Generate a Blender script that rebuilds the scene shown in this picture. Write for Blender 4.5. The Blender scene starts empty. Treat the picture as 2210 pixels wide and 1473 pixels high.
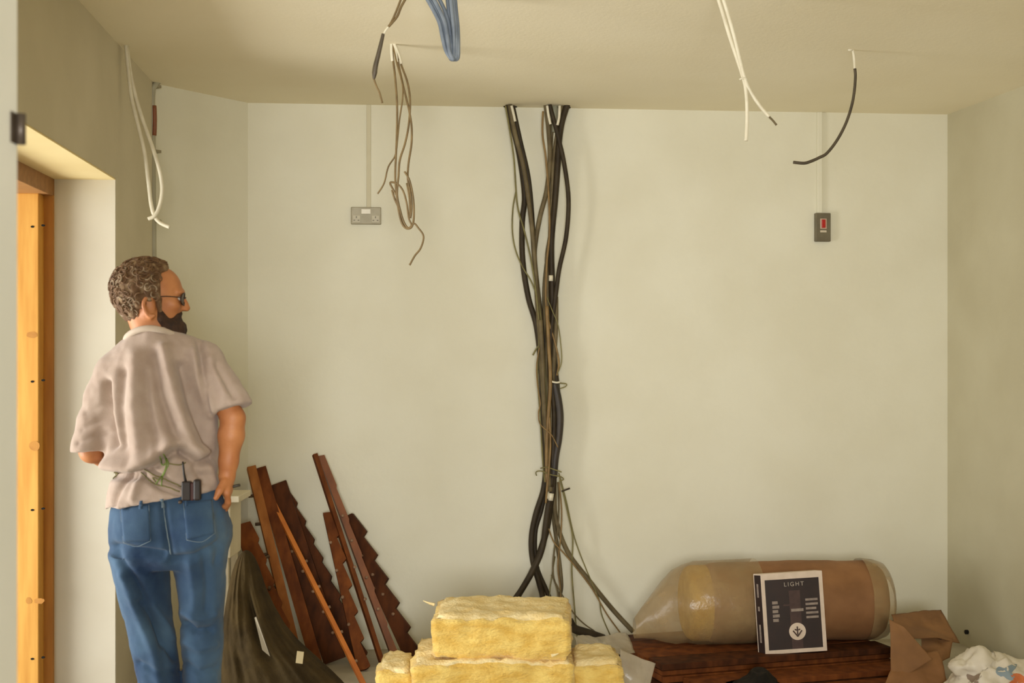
import bpy, bmesh, math, random
import numpy as np
from mathutils import Vector, Matrix
from mathutils.bvhtree import BVHTree

random.seed(7)
rng = np.random.default_rng(7)
scene = bpy.context.scene
COL = scene.collection

# ------------------------------------------------------------------ camera
F = 2900.0            # focal length in pixels of the 2210 x 1473 frame
CX, CY = 1105.0, 758.0
CAMZ = 1.45
cam_d = bpy.data.cameras.new('camera')
cam = bpy.data.objects.new('camera', cam_d)
COL.objects.link(cam)
cam.location = (0, 0, CAMZ)
cam.rotation_euler = (math.pi / 2, 0, 0)
cam_d.sensor_fit = 'HORIZONTAL'
cam_d.sensor_width = 36.0
cam_d.lens = F / 2210 * 36.0
cam_d.shift_y = (CY - 736.5) / 2210
cam_d.clip_start = 0.05
cam_d.dof.use_dof = True
cam_d.dof.focus_distance = 5.8
cam_d.dof.aperture_fstop = 4.5
scene.camera = cam

# ------------------------------------------------------------------ light
scene.view_settings.view_transform = 'Standard'
scene.view_settings.look = 'None'
scene.view_settings.gamma = 1.0
scene.view_settings.use_curve_mapping = False
scene.view_settings.exposure = 0.04
world = bpy.data.worlds.new('sky')
scene.world = world
world.use_nodes = True
wb = world.node_tree.nodes['Background']
wb.inputs['Color'].default_value = (1.0, 0.98, 0.94, 1)
wb.inputs['Strength'].default_value = 0.7


def area(name, loc, target, sx, sy, power, color):
    l = bpy.data.lights.new(name, 'AREA')
    l.shape = 'RECTANGLE'
    l.size, l.size_y = sx, sy
    l.energy = power
    l.color = color
    o = bpy.data.objects.new(name, l)
    COL.objects.link(o)
    o.location = loc
    o.rotation_euler = (Vector(target) - Vector(loc)).to_track_quat('-Z', 'Z').to_euler()
    return o


# daylight at the wide doorway in the left wall, and an added fill light behind the camera
area('doorway_daylight', (-4.2, 3.4, 1.5), (-0.6, 4.3, 1.3), 2.4, 2.0, 85, (1.0, 0.98, 0.95))
area('paving_bounce', (-3.3, 3.9, 0.1), (-0.3, 4.2, 2.65), 2.6, 1.6, 165, (1.0, 0.98, 0.92))
rear = area('rear_fill_light', (0.05, -2.75, 1.5), (-0.75, 6.0, 1.75), 1.7, 1.4, 86, (1.0, 0.99, 0.96))
rear.data.spread = math.radians(80)      # spread narrowed to dim the fill towards the right wall
try:
    scene.cycles.use_denoising = True
    scene.cycles.max_bounces = 10
    scene.cycles.diffuse_bounces = 6
    scene.cycles.transparent_max_bounces = 12
except Exception:
    pass


# ------------------------------------------------------------------ helpers
def P(px, py, Y):
    return Vector(((px - CX) / F * Y, Y, CAMZ + (CY - py) / F * Y))


def lin(c):
    return tuple((v / 12.92 if v <= 0.04045 else ((v + 0.055) / 1.055) ** 2.4) for v in [x / 255.0 for x in c])


MATS = {}


def mat(name, c1, c2=None, scale=6.0, rough=0.8, bump=0.0, bscale=60.0, detail=4.0, metallic=0.0, stretch=None,
        lo=0.35, hi=0.65, sheen=0.0, spec=0.5):
    """procedural principled material; colours are sRGB 0-255"""
    if name in MATS:
        return MATS[name]
    m = bpy.data.materials.new(name)
    m.use_nodes = True
    nt = m.node_tree
    bs = nt.nodes['Principled BSDF']
    bs.inputs['Roughness'].default_value = rough
    bs.inputs['Metallic'].default_value = metallic
    bs.inputs['Specular IOR Level'].default_value = spec
    if sheen:
        bs.inputs['Sheen Weight'].default_value = sheen
    tc = nt.nodes.new('ShaderNodeTexCoord')
    src = tc.outputs['Object']
    if stretch:
        mp = nt.nodes.new('ShaderNodeMapping')
        mp.inputs['Scale'].default_value = stretch
        nt.links.new(src, mp.inputs['Vector'])
        src = mp.outputs['Vector']
    n = nt.nodes.new('ShaderNodeTexNoise')
    n.inputs['Scale'].default_value = scale
    n.inputs['Detail'].default_value = detail
    nt.links.new(src, n.inputs['Vector'])
    r = nt.nodes.new('ShaderNodeValToRGB')
    c2 = c2 or tuple(max(0, v - 10) for v in c1)
    r.color_ramp.elements[0].color = (*lin(c1), 1)
    r.color_ramp.elements[1].color = (*lin(c2), 1)
    r.color_ramp.elements[0].position = lo
    r.color_ramp.elements[1].position = hi
    nt.links.new(n.outputs['Fac'], r.inputs['Fac'])
    nt.links.new(r.outputs['Color'], bs.inputs['Base Color'])
    if bump:
        n2 = nt.nodes.new('ShaderNodeTexNoise')
        n2.inputs['Scale'].default_value = bscale
        n2.inputs['Detail'].default_value = 5
        nt.links.new(src, n2.inputs['Vector'])
        b = nt.nodes.new('ShaderNodeBump')
        b.inputs['Strength'].default_value = bump
        b.inputs['Distance'].default_value = 0.01
        nt.links.new(n2.outputs['Fac'], b.inputs['Height'])
        nt.links.new(b.outputs['Normal'], bs.inputs['Normal'])
    MATS[name] = m
    return m


def film_mat(name, col, alpha, rough=0.25):
    """thin polythene: part transparent, part milky, with a gloss"""
    m = bpy.data.materials.new(name)
    m.use_nodes = True
    nt = m.node_tree
    bs = nt.nodes['Principled BSDF']
    bs.inputs['Base Color'].default_value = (*lin(col), 1)
    bs.inputs['Roughness'].default_value = rough
    n = nt.nodes.new('ShaderNodeTexNoise')
    n.inputs['Scale'].default_value = 9
    n.inputs['Detail'].default_value = 4
    tc = nt.nodes.new('ShaderNodeTexCoord')
    nt.links.new(tc.outputs['Object'], n.inputs['Vector'])
    mr = nt.nodes.new('ShaderNodeMapRange')
    mr.inputs['From Min'].default_value = 0.3
    mr.inputs['From Max'].default_value = 0.7
    mr.inputs['To Min'].default_value = alpha - 0.15
    mr.inputs['To Max'].default_value = alpha + 0.15
    nt.links.new(n.outputs['Fac'], mr.inputs['Value'])
    nt.links.new(mr.outputs['Result'], bs.inputs['Alpha'])
    b = nt.nodes.new('ShaderNodeBump')
    b.inputs['Strength'].default_value = 0.5
    b.inputs['Distance'].default_value = 0.02
    nt.links.new(n.outputs['Fac'], b.inputs['Height'])
    nt.links.new(b.outputs['Normal'], bs.inputs['Normal'])
    MATS[name] = m
    return m


def tag(o, label=None, cat=None, group=None, kind=None):
    if label:
        o['label'] = label
    if cat:
        o['category'] = cat
    if group:
        o['group'] = group
    if kind:
        o['kind'] = kind
    return o


def empty(name, loc, label, cat, group=None):
    o = bpy.data.objects.new(name, None)
    o.empty_display_size = 0.1
    COL.objects.link(o)
    o.location = loc
    tag(o, label, cat, group)
    return o


def link_mesh(name, me, material=None, parent=None):
    o = bpy.data.objects.new(name, me)
    COL.objects.link(o)
    if material:
        me.materials.append(material)
    if parent is not None:
        o.parent = parent
        # vertices are given in world space
        o.matrix_parent_inverse = parent_matrix(parent).inverted()
    return o


def parent_matrix(p):
    m = p.matrix_basis.copy()
    if p.parent is not None:
        m = parent_matrix(p.parent) @ p.matrix_parent_inverse @ m
    return m


def make(name, verts, faces, material=None, parent=None, smooth=False):
    me = bpy.data.meshes.new(name)
    me.from_pydata([tuple(v) for v in verts], [], [tuple(int(i) for i in f) for f in faces])
    if smooth:
        me.polygons.foreach_set('use_smooth', [True] * len(me.polygons))
    me.update()
    return link_mesh(name, me, material, parent)


class MB:
    """collects shapes into one mesh"""

    def __init__(self):
        self.v, self.f = [], []

    def add(self, v, f):
        n = len(self.v)
        self.v += [Vector(x) for x in v]
        self.f += [tuple(i + n for i in t) for t in f]
        return self

    def hexa(self, c):
        """8 corners: bottom 4 ccw, top 4 ccw"""
        return self.add(c, [(3, 2, 1, 0), (4, 5, 6, 7), (0, 1, 5, 4), (1, 2, 6, 5), (2, 3, 7, 6), (3, 0, 4, 7)])

    def box(self, o, a, b, c):
        """box from corner o with edge vectors a b c"""
        o, a, b, c = Vector(o), Vector(a), Vector(b), Vector(c)
        return self.hexa([o, o + a, o + a + b, o + b, o + c, o + a + c, o + a + b + c, o + b + c])

    def tube(self, pts, r, segs=8, sub=5, closed=False):
        pts = smooth_path(pts, sub)
        rr = r if callable(r) else (lambda t: r)
        n = len(pts)
        up = Vector((0.13, -0.9, 0.31)).normalized()
        base = len(self.v)
        prev = None
        for i, p in enumerate(pts):
            t = (pts[min(i + 1, n - 1)] - pts[max(i - 1, 0)])
            t = t.normalized() if t.length > 1e-9 else Vector((0, 0, 1))
            if prev is None:
                a = t.cross(up)
                a = a.normalized() if a.length > 1e-3 else t.orthogonal().normalized()
            else:
                a = (prev - t * prev.dot(t))
                a = a.normalized() if a.length > 1e-6 else t.orthogonal().normalized()
            prev = a
            b = t.cross(a)
            rad = rr(i / (n - 1))
            for k in range(segs):
                w = 2 * math.pi * k / segs
                self.v.append(p + (a * math.cos(w) + b * math.sin(w)) * rad)
        for i in range(n - 1):
            for k in range(segs):
                k2 = (k + 1) % segs
                self.f.append((base + i * segs + k, base + i * segs + k2, base + (i + 1) * segs + k2, base + (i + 1) * segs + k))
        self.f.append(tuple(base + k for k in reversed(range(segs))))
        self.f.append(tuple(base + (n - 1) * segs + k for k in range(segs)))
        return self

    def build(self, name, material, parent=None, smooth=False, bevel=0.0, segs=2):
        o = make(name, self.v, self.f, material, parent, smooth)
        if bevel:
            m = o.modifiers.new('bevel', 'BEVEL')
            m.width = bevel
            m.segments = segs
            m.limit_method = 'ANGLE'
            m.angle_limit = math.radians(40)
        return o


def smooth_path(pts, sub):
    pts = [Vector(p) for p in pts]
    if sub <= 1 or len(pts) < 3:
        return pts
    out = []
    n = len(pts)
    for i in range(n - 1):
        p0, p1, p2, p3 = pts[max(i - 1, 0)], pts[i], pts[i + 1], pts[min(i + 2, n - 1)]
        for s in range(sub):
            t = s / sub
            out.append(0.5 * ((2 * p1) + (p2 - p0) * t + (2 * p0 - 5 * p1 + 4 * p2 - p3) * t * t + (3 * p1 - p0 - 3 * p2 + p3) * t ** 3))
    out.append(pts[-1])
    return out


# ---- implicit surfaces -> mesh (naive surface nets)
class Field:
    def __init__(self, lo, hi, h):
        self.lo = np.array(lo, dtype=np.float32)
        self.h = h
        self.n = np.ceil((np.array(hi) - np.array(lo)) / h).astype(int) + 1
        self.F = np.full(self.n, 0.08, dtype=np.float32)
        self.ax = [self.lo[i] + h * np.arange(self.n[i], dtype=np.float32) for i in range(3)]

    def apply(self, lo, hi, fn, k=0.0, op='u'):
        lo = np.array(lo, dtype=float)
        hi = np.array(hi, dtype=float)
        i0 = np.clip(np.floor((lo - self.lo) / self.h).astype(int), 0, self.n)
        i1 = np.clip(np.ceil((hi - self.lo) / self.h).astype(int) + 1, 0, self.n)
        if (i1 <= i0).any():
            return self
        sl = tuple(slice(a, b) for a, b in zip(i0, i1))
        X = self.ax[0][sl[0]][:, None, None]
        Y = self.ax[1][sl[1]][None, :, None]
        Z = self.ax[2][sl[2]][None, None, :]
        d = fn(X, Y, Z)
        A = self.F[sl]
        if op == 's':
            d = -d
            self.F[sl] = np.maximum(A, d)
        elif k <= 0:
            self.F[sl] = np.minimum(A, d)
        else:
            hh = np.clip(0.5 + 0.5 * (A - d) / k, 0, 1)
            self.F[sl] = A * (1 - hh) + d * hh - k * hh * (1 - hh)
        return self

    def cone(self, a, b, ra, rb, k=0.02, sq=None):
        a, b = np.array(a, dtype=np.float32), np.array(b, dtype=np.float32)
        r = max(ra, rb) + 0.05
        ba = b - a
        L = float(ba @ ba) + 1e-12

        def fn(X, Y, Z):
            t = np.clip(((X - a[0]) * ba[0] + (Y - a[1]) * ba[1] + (Z - a[2]) * ba[2]) / L, 0, 1)
            return np.sqrt((X - a[0] - t * ba[0]) ** 2 + (Y - a[1] - t * ba[1]) ** 2 + (Z - a[2] - t * ba[2]) ** 2) - (ra + (rb - ra) * t)
        return self.apply(np.minimum(a, b) - r, np.maximum(a, b) + r, fn, k)

    def chain(self, pts, rs, k=0.02):
        for i in range(len(pts) - 1):
            self.cone(pts[i], pts[i + 1], rs[i], rs[i + 1], k)
        return self

    def ell(self, c, r, axes=None, k=0.02, op='u'):
        c = np.array(c, dtype=np.float32)
        A = np.eye(3) if axes is None else np.array([list(v) for v in axes])
        R = max(r) + 0.05

        def fn(X, Y, Z):
            x, y, z = X - c[0], Y - c[1], Z - c[2]
            q = [(x * A[i][0] + y * A[i][1] + z * A[i][2]) for i in range(3)]
            k0 = np.sqrt(sum((q[i] / r[i]) ** 2 for i in range(3)))
            k1 = np.sqrt(sum((q[i] / r[i] ** 2) ** 2 for i in range(3))) + 1e-6
            return k0 * (k0 - 1) / k1
        return self.apply(c - R, c + R, fn, k, op)

    def stack(self, lv, k=0.02, p=2.0):
        """lv rows: z, cx, cy, rx, ry (z ascending)"""
        lv = np.array(lv, dtype=np.float32)
        z = lv[:, 0]
        R = lv[:, 3:].max() + 0.05
        lo = [lv[:, 1].min() - R, lv[:, 2].min() - R, z[0] - 0.05]
        hi = [lv[:, 1].max() + R, lv[:, 2].max() + R, z[-1] + 0.05]

        def fn(X, Y, Z):
            cx, cy, rx, ry = [smooth_interp(Z, z, lv[:, j]) for j in (1, 2, 3, 4)]
            e = (np.abs((X - cx) / rx) ** p + np.abs((Y - cy) / ry) ** p) ** (1 / p)
            d = (e - 1) * np.minimum(rx, ry)
            return np.maximum(d, np.maximum(z[0] - Z, Z - z[-1]))
        return self.apply(lo, hi, fn, k)

    def mesh(self):
        Fv = self.F
        ins = Fv < 0
        c = [(i, j, k) for i in (0, 1) for j in (0, 1) for k in (0, 1)]
        nx, ny, nz = self.n
        cnt = np.zeros((nx - 1, ny - 1, nz - 1), dtype=np.int8)
        for i, j, k in c:
            cnt += ins[i:nx - 1 + i, j:ny - 1 + j, k:nz - 1 + k]
        act = (cnt > 0) & (cnt < 8)
        idx = np.argwhere(act)
        vals = np.stack([Fv[idx[:, 0] + i, idx[:, 1] + j, idx[:, 2] + k] for i, j, k in c], 1)
        cc = np.array(c, dtype=np.float32)
        acc = np.zeros((len(idx), 3), dtype=np.float32)
        num = np.zeros(len(idx), dtype=np.float32)
        for a in range(8):
            for b in range(a + 1, 8):
                if np.abs(cc[a] - cc[b]).sum() != 1:
                    continue
                m = (vals[:, a] < 0) != (vals[:, b] < 0)
                den = vals[:, a] - vals[:, b]
                den[den == 0] = 1e-9
                t = np.where(m, vals[:, a] / den, 0)
                acc += np.where(m[:, None], cc[a] + (cc[b] - cc[a]) * t[:, None], 0)
                num += m
        V = self.lo + self.h * (idx + acc / num[:, None])
        ids = -np.ones(act.shape, dtype=np.int64)
        ids[idx[:, 0], idx[:, 1], idx[:, 2]] = np.arange(len(idx))
        quads = []
        for axis in range(3):
            u, v = (axis + 1) % 3, (axis + 2) % 3
            s0 = [slice(None)] * 3
            s1 = [slice(None)] * 3
            s0[axis], s1[axis] = slice(0, -1), slice(1, None)
            A, B = ins[tuple(s0)], ins[tuple(s1)]
            e = np.argwhere(A != B)
            e = e[(e[:, u] > 0) & (e[:, v] > 0) & (e[:, u] < self.n[u] - 1) & (e[:, v] < self.n[v] - 1)]
            flip = A[e[:, 0], e[:, 1], e[:, 2]]
            q = []
            for du, dv in ((1, 1), (0, 1), (0, 0), (1, 0)):
                w = e.copy()
                w[:, u] -= du
                w[:, v] -= dv
                q.append(ids[w[:, 0], w[:, 1], w[:, 2]])
            q = np.stack(q, 1)
            q[~flip] = q[~flip][:, ::-1]
            quads.append(q)
        return V.astype(np.float64), np.concatenate(quads)


def smooth_interp(Z, zs, vs):
    """monotone-ish cosine free interpolation: linear is enough after smoothing"""
    return np.interp(Z.ravel(), zs, vs).reshape(Z.shape).astype(np.float32)


def vnormals(V, Q):
    n = np.cross(V[Q[:, 2]] - V[Q[:, 0]], V[Q[:, 3]] - V[Q[:, 1]])
    N = np.zeros_like(V)
    for i in range(4):
        np.add.at(N, Q[:, i], n)
    return N / (np.linalg.norm(N, axis=1)[:, None] + 1e-12)


def relax(V, Q, it=2, lam=0.5):
    E = np.concatenate([Q[:, [0, 1]], Q[:, [1, 2]], Q[:, [2, 3]], Q[:, [3, 0]]])
    for _ in range(it):
        S = np.zeros_like(V)
        c = np.zeros(len(V))
        np.add.at(S, E[:, 0], V[E[:, 1]])
        np.add.at(S, E[:, 1], V[E[:, 0]])
        np.add.at(c, E[:, 0], 1)
        np.add.at(c, E[:, 1], 1)
        V = V + lam * (S / np.maximum(c, 1)[:, None] - V)
    return V


def vnoise(V, scale, seed=0):
    """cheap smooth value noise on points, -1..1"""
    r = np.random.default_rng(seed)
    T = r.uniform(-1, 1, (32, 32, 32))
    p = V * scale + 100.3
    i = np.floor(p).astype(int)
    f = p - i
    f = f * f * (3 - 2 * f)
    out = np.zeros(len(V))
    for a in (0, 1):
        for b in (0, 1):
            for c in (0, 1):
                w = (f[:, 0] if a else 1 - f[:, 0]) * (f[:, 1] if b else 1 - f[:, 1]) * (f[:, 2] if c else 1 - f[:, 2])
                out += w * T[(i[:, 0] + a) % 32, (i[:, 1] + b) % 32, (i[:, 2] + c) % 32]
    return out


def seg_dist(px, pz, line):
    """distance of points to a polyline in a plane"""
    d = np.full(len(px), 1e9)
    for (x0, z0), (x1, z1) in zip(line[:-1], line[1:]):
        bx, bz = x1 - x0, z1 - z0
        t = np.clip(((px - x0) * bx + (pz - z0) * bz) / (bx * bx + bz * bz + 1e-12), 0, 1)
        d = np.minimum(d, np.hypot(px - x0 - t * bx, pz - z0 - t * bz))
    return d


# ------------------------------------------------------------------ materials
WALL = mat('painted_wall', (226, 223, 204), (220, 216, 195), scale=2.2, rough=0.9, bump=0.12, bscale=45, spec=0.2)
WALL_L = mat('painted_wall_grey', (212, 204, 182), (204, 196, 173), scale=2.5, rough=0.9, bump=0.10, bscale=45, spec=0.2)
CEIL = mat('painted_ceiling', (243, 235, 210), (239, 230, 203), scale=1.6, rough=0.95, bump=0.10, bscale=70, spec=0.2)
FLOOR = mat('concrete_floor', (190, 182, 164), (168, 159, 140), scale=5, rough=0.85, bump=0.2)
WHITE = mat('white_gloss_paint', (226, 226, 216), (218, 217, 205), scale=3, rough=0.45)
PINE = mat('pine_timber', (222, 168, 78), (206, 146, 58), scale=3.5, rough=0.55, stretch=(9, 9, 0.8), bump=0.05)
KNOT = mat('pine_knot', (150, 92, 30), (170, 110, 42), scale=40, rough=0.6)
HEADW = mat('header_timber_shaded', (168, 122, 72), (150, 106, 60), scale=4, rough=0.6, stretch=(1, 8, 8))  # browner than the posts: the header's shade is put into its colour
BROWN = mat('brown_stained_wood', (122, 68, 30), (88, 46, 20), scale=7, rough=0.75, spec=0.15, stretch=(3, 3, 1), bump=0.1)
BROWN_D = mat('dark_brown_wood', (88, 48, 22), (58, 31, 15), scale=7, rough=0.75, spec=0.15, stretch=(3, 3, 1), bump=0.1)
BROWN_L = mat('light_brown_wood', (162, 104, 54), (138, 84, 40), scale=7, rough=0.75, spec=0.15, stretch=(3, 3, 1), bump=0.1)
ORANGE = mat('orange_pine_strip', (196, 116, 44), (172, 94, 34), scale=7, rough=0.5)
PEG = mat('peg_metal', (150, 118, 92), (120, 90, 66), scale=30, rough=0.5)
BLACKC = mat('black_sheath', (62, 52, 36), (48, 39, 26), scale=14, rough=0.6, spec=0.25)
GREYC = mat('grey_brown_sheath', (116, 103, 74), (92, 80, 56), scale=14, rough=0.6, spec=0.25)
OLIVEC = mat('olive_wire', (124, 116, 66), (102, 94, 52), scale=20, rough=0.6)
TANC = mat('tan_wire', (140, 112, 66), (118, 92, 52), scale=20, rough=0.6)
BROWNC = mat('brown_flex', (126, 104, 64), (104, 84, 50), scale=20, rough=0.6)
WHITEC = mat('white_flex', (226, 220, 198), (214, 206, 182), scale=20, rough=0.5)
BLUEC = mat('blue_grey_flex', (116, 126, 138), (96, 106, 120), scale=20, rough=0.45)
HOLE = mat('dark_hole', (22, 17, 10), (14, 11, 7), scale=10, rough=1.0)
METAL = mat('metal_plate', (160, 152, 128), (148, 140, 116), scale=20, rough=0.5, metallic=0.1)
METAL_D = mat('dark_metal_plate', (112, 104, 82), (100, 92, 72), scale=20, rough=0.5, metallic=0.1)
METAL_H = mat('hinge_metal', (84, 72, 60), (70, 60, 50), scale=20, rough=0.45, metallic=0.3)
WHITEP = mat('white_plastic', (226, 220, 202), (218, 211, 192), scale=20, rough=0.4)
RED = mat('red_rocker', (176, 24, 16), (160, 18, 12), scale=20, rough=0.35)
WOOL = mat('yellow_glass_wool', (232, 202, 116), (212, 172, 82), scale=14, rough=1.0, bump=0.8, bscale=70, stretch=(1, 1, 2.2), sheen=0.3, spec=0.1)
WOOL_T = mat('pale_glass_wool_facing', (240, 222, 172), (232, 206, 144), scale=20, rough=1.0, bump=0.6, bscale=90, spec=0.1)
KRAFT = mat('kraft_paper', (150, 106, 66), (128, 88, 52), scale=6, rough=0.75, bump=0.35, bscale=14)
COAT = mat('dark_olive_cloth', (68, 55, 31), (47, 37, 20), scale=9, rough=0.95, bump=0.3, bscale=90, spec=0.15)
BOXD = mat('dark_print', (42, 24, 19), (34, 19, 15), scale=20, rough=0.45)
BOXE = mat('white_card', (218, 200, 182), (206, 188, 168), scale=20, rough=0.6)
PRINT = mat('grey_print', (150, 136, 124), (132, 118, 108), scale=60, rough=0.6)
PRINT_D = mat('brown_print', (72, 50, 44), (62, 42, 37), scale=40, rough=0.6)
FILM = film_mat('polythene_film', (172, 146, 104), 0.5)
FILM_G = film_mat('grey_polythene', (190, 178, 156), 0.6)
BAGW = mat('white_carrier_bag', (222, 214, 198), (208, 198, 180), scale=9, rough=0.5, bump=0.3, bscale=20)
BAGB = mat('blue_bag_print', (128, 146, 160), (140, 156, 166), scale=20, rough=0.5)
BAGO = mat('orange_bag_print', (216, 124, 76), (204, 110, 64), scale=20, rough=0.5)
BLACKB = mat('black_bag', (24, 20, 17), (17, 14, 12), scale=10, rough=0.6, bump=0.4, bscale=30, spec=0.2)
SKIN = mat('skin', (188, 126, 78), (166, 102, 58), scale=14, rough=0.55, bump=0.05, bscale=200)
SHIRT = mat('taupe_shirt', (172, 154, 140), (163, 144, 130), scale=20, rough=0.95, bump=0.15, bscale=320, sheen=0.2, spec=0.15)
COLLAR = mat('pale_collar', (192, 177, 160), (184, 168, 150), scale=20, rough=0.95, spec=0.15)
HAIR = mat('grey_brown_hair', (92, 64, 36), (146, 122, 90), scale=38, rough=0.8, lo=0.45, hi=0.72, detail=2)
HAIR_G = mat('grey_hair_curl', (156, 138, 112), (112, 90, 64), scale=60, rough=0.7)
BEARD = mat('dark_brown_beard', (66, 42, 22), (44, 27, 14), scale=50, rough=0.85, bump=0.4, bscale=150)
GLASSF = mat('glasses_frame', (62, 40, 24), (48, 30, 18), scale=20, rough=0.4)
LENS = mat('tinted_lens', (58, 44, 32), (50, 38, 28), scale=10, rough=0.4)
EYE = mat('eye_white', (216, 206, 192), (206, 196, 182), scale=20, rough=0.3)
DENIM_ST = mat('denim_stitch', (116, 132, 142), (96, 114, 128), scale=60, rough=0.9)
LEATHER = mat('dark_leather', (52, 38, 28), (42, 30, 22), scale=20, rough=0.5, bump=0.2)
RADIO = mat('radio_black', (34, 26, 22), (26, 20, 17), scale=20, rough=0.4)
RADIO_R = mat('radio_maroon', (62, 26, 22), (52, 22, 18), scale=20, rough=0.4)
GREENW = mat('green_wire', (122, 142, 64), (98, 118, 48), scale=30, rough=0.55)
DARKROD = mat('dark_rod', (62, 54, 40), (50, 43, 32), scale=20, rough=0.5)
WHITEF = mat('white_furniture', (222, 214, 190), (212, 203, 178), scale=6, rough=0.6)


def denim():
    m = mat('blue_denim', (78, 104, 128), (34, 53, 82), scale=5.5, rough=0.95, bump=0.2, bscale=380, detail=6, sheen=0.1, spec=0.15, lo=0.3, hi=0.7)
    return m


DENIM = denim()
DENIM_D = mat('darker_denim', (48, 78, 112), (38, 66, 100), scale=14, rough=0.95, bump=0.2, bscale=380, spec=0.15)

# ------------------------------------------------------------------ the room
H = 2.65
# plan of the inner faces (camera at 0,0 looking along +Y)
L_dir = Vector((-0.070, 0.81, 0)).normalized()
L_out = Vector((-L_dir.y, L_dir.x, 0))
L_jamb = Vector((-1.535, 5.21, 0))           # room-side edge of the doorway's far reveal
L_cor = Vector((-1.605, 6.02, 0))
B1 = Vector((-1.276, 6.49, 0))
B2 = Vector((2.207, 6.81, 0))
R_dir = Vector((0.107, -0.74, 0)).normalized()
B_dir = (B2 - B1).normalized()
B_in = Vector((B_dir.y, -B_dir.x, 0))
D_dir = (B1 - L_cor).normalized()
D_in = Vector((D_dir.y, -D_dir.x, 0))
R_in = Vector((-0.74, -0.107, 0)).normalized()


def LW(s, t, z):
    """point on the left wall: s along it from the jamb, t outward, z up"""
    return L_jamb + L_dir * s + L_out * t + Vector((0, 0, z))


def wbox(mb, s0, s1, t0, t1, z0, z1):
    mb.hexa([LW(s0, t0, z0), LW(s1, t0, z0), LW(s1, t1, z0), LW(s0, t1, z0),
             LW(s0, t0, z1), LW(s1, t0, z1), LW(s1, t1, z1), LW(s0, t1, z1)])
    return mb


def on_plane(px, py, p0, nrm, off=0.0):
    """where the sight line through a photo point meets a wall plane moved off the wall by off"""
    d = Vector(((px - CX) / F, 1.0, (CY - py) / F))
    o = Vector((0, 0, CAMZ))
    q = Vector(p0) + Vector(nrm) * off
    t = (q - o).dot(nrm) / d.dot(nrm)
    return o + d * t


def PB(px, py, off=0.0):
    return on_plane(px, py, B1, B_in, off)


def PC(px, py):
    Y = (H - CAMZ) * F / (CY - py)
    return P(px, py, Y)


def PF(px, py, z=0.0):
    Y = (CAMZ - z) * F / (py - CY)
    return P(px, py, Y)


def struct(o):
    o['kind'] = 'structure'
    return o


OPEN_S0 = -2.95   # near end of the doorway along the wall
LINTEL = 2.12
WT = 0.232
mb = MB()
wbox(mb, -7.9, OPEN_S0, 0, WT + 0.15, 0, H)
wbox(mb, OPEN_S0, 0, 0, WT + 0.15, LINTEL, H)
wbox(mb, 0, (L_cor - L_jamb).length + 0.08, 0, WT + 0.15, 0, H)
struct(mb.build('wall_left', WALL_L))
# the reveal lining of the doorway is painted white: thin plaster skins on its soffit and far side
mb = MB()
wbox(mb, -0.006, 0.0, 0.002, WT, 0, LINTEL - 0.006)
struct(mb.build('trim_1', mat('reveal_paint', (218, 213, 196), (212, 206, 188), scale=3, rough=0.8)))
mb = MB()
wbox(mb, OPEN_S0, 0, 0.002, WT, LINTEL - 0.006, LINTEL)
SOFF = mat('cream_soffit', (236, 218, 164), (230, 210, 154), scale=3, rough=0.8)
struct(mb.build('trim_2', SOFF))


def slab(p, q, inn, th, z0, z1, ext=0.1):
    d = (q - p).normalized()
    a, b = p - d * ext, q + d * ext
    o = -inn * th
    m = MB()
    Z0, Z1 = Vector((0, 0, z0)), Vector((0, 0, z1))
    m.hexa([a + Z0, a + o + Z0, b + o + Z0, b + Z0, a + Z1, a + o + Z1, b + o + Z1, b + Z1])
    return m


struct(slab(L_cor, B1, D_in, 0.2, 0, H, 0.03).build('wall_diagonal', WALL))
struct(slab(B1, B2, B_in, 0.2, 0, H).build('wall_back', WALL))
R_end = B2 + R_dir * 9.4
struct(slab(B2, R_end, R_in, 0.2, 0, H).build('wall_right', mat('right_wall_shaded', (196, 190, 163), (188, 181, 153), scale=2.2, rough=0.9, bump=0.12, bscale=45, spec=0.2)))  # darker than the other walls: this side's shade is put into the colour
# rear wall; its window is unseen, added to go with the fill light
mb = MB()
yr = -2.5
for x0, x1, z0, z1 in ((-1.3, -0.8, 0, H), (0.9, 3.9, 0, H), (-0.8, 0.9, 0, 0.9), (-0.8, 0.9, 2.35, H)):
    mb.box((x0, yr - 0.2, z0), (x1 - x0, 0, 0), (0, 0.2, 0), (0, 0, z1 - z0))
struct(mb.build('wall_rear', WALL))
mb = MB()
for x0, x1, z0, z1 in ((-0.8, -0.74, 0.9, 2.35), (0.84, 0.9, 0.9, 2.35), (0.02, 0.08, 0.9, 2.35), (-0.74, 0.84, 0.9, 0.96), (-0.74, 0.84, 2.29, 2.35)):
    mb.box((x0, yr - 0.14, z0), (x1 - x0, 0, 0), (0, 0.07, 0), (0, 0, z1 - z0))
struct(mb.build('added_window_1', WHITE))
mb = MB()
mb.box((-3.2, -2.75, -0.12), (7.2, 0, 0), (0, 10.2, 0), (0, 0, 0.12))
struct(mb.build('floor', FLOOR))
mb = MB()
mb.box((-1.75, -2.75, H), (5.6, 0, 0), (0, 9.9, 0), (0, 0, 0.15))
ceiling = struct(mb.build('ceiling', CEIL))
GROUND = mat('outside_paving', (196, 188, 168), (176, 168, 148), scale=2, rough=0.9)
mb = MB()
mb.box((-9, -4, -0.2), (5.8, 0, 0), (0, 14, 0), (0, 0, 0.14))
struct(mb.build('outside_paving', GROUND))

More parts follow.
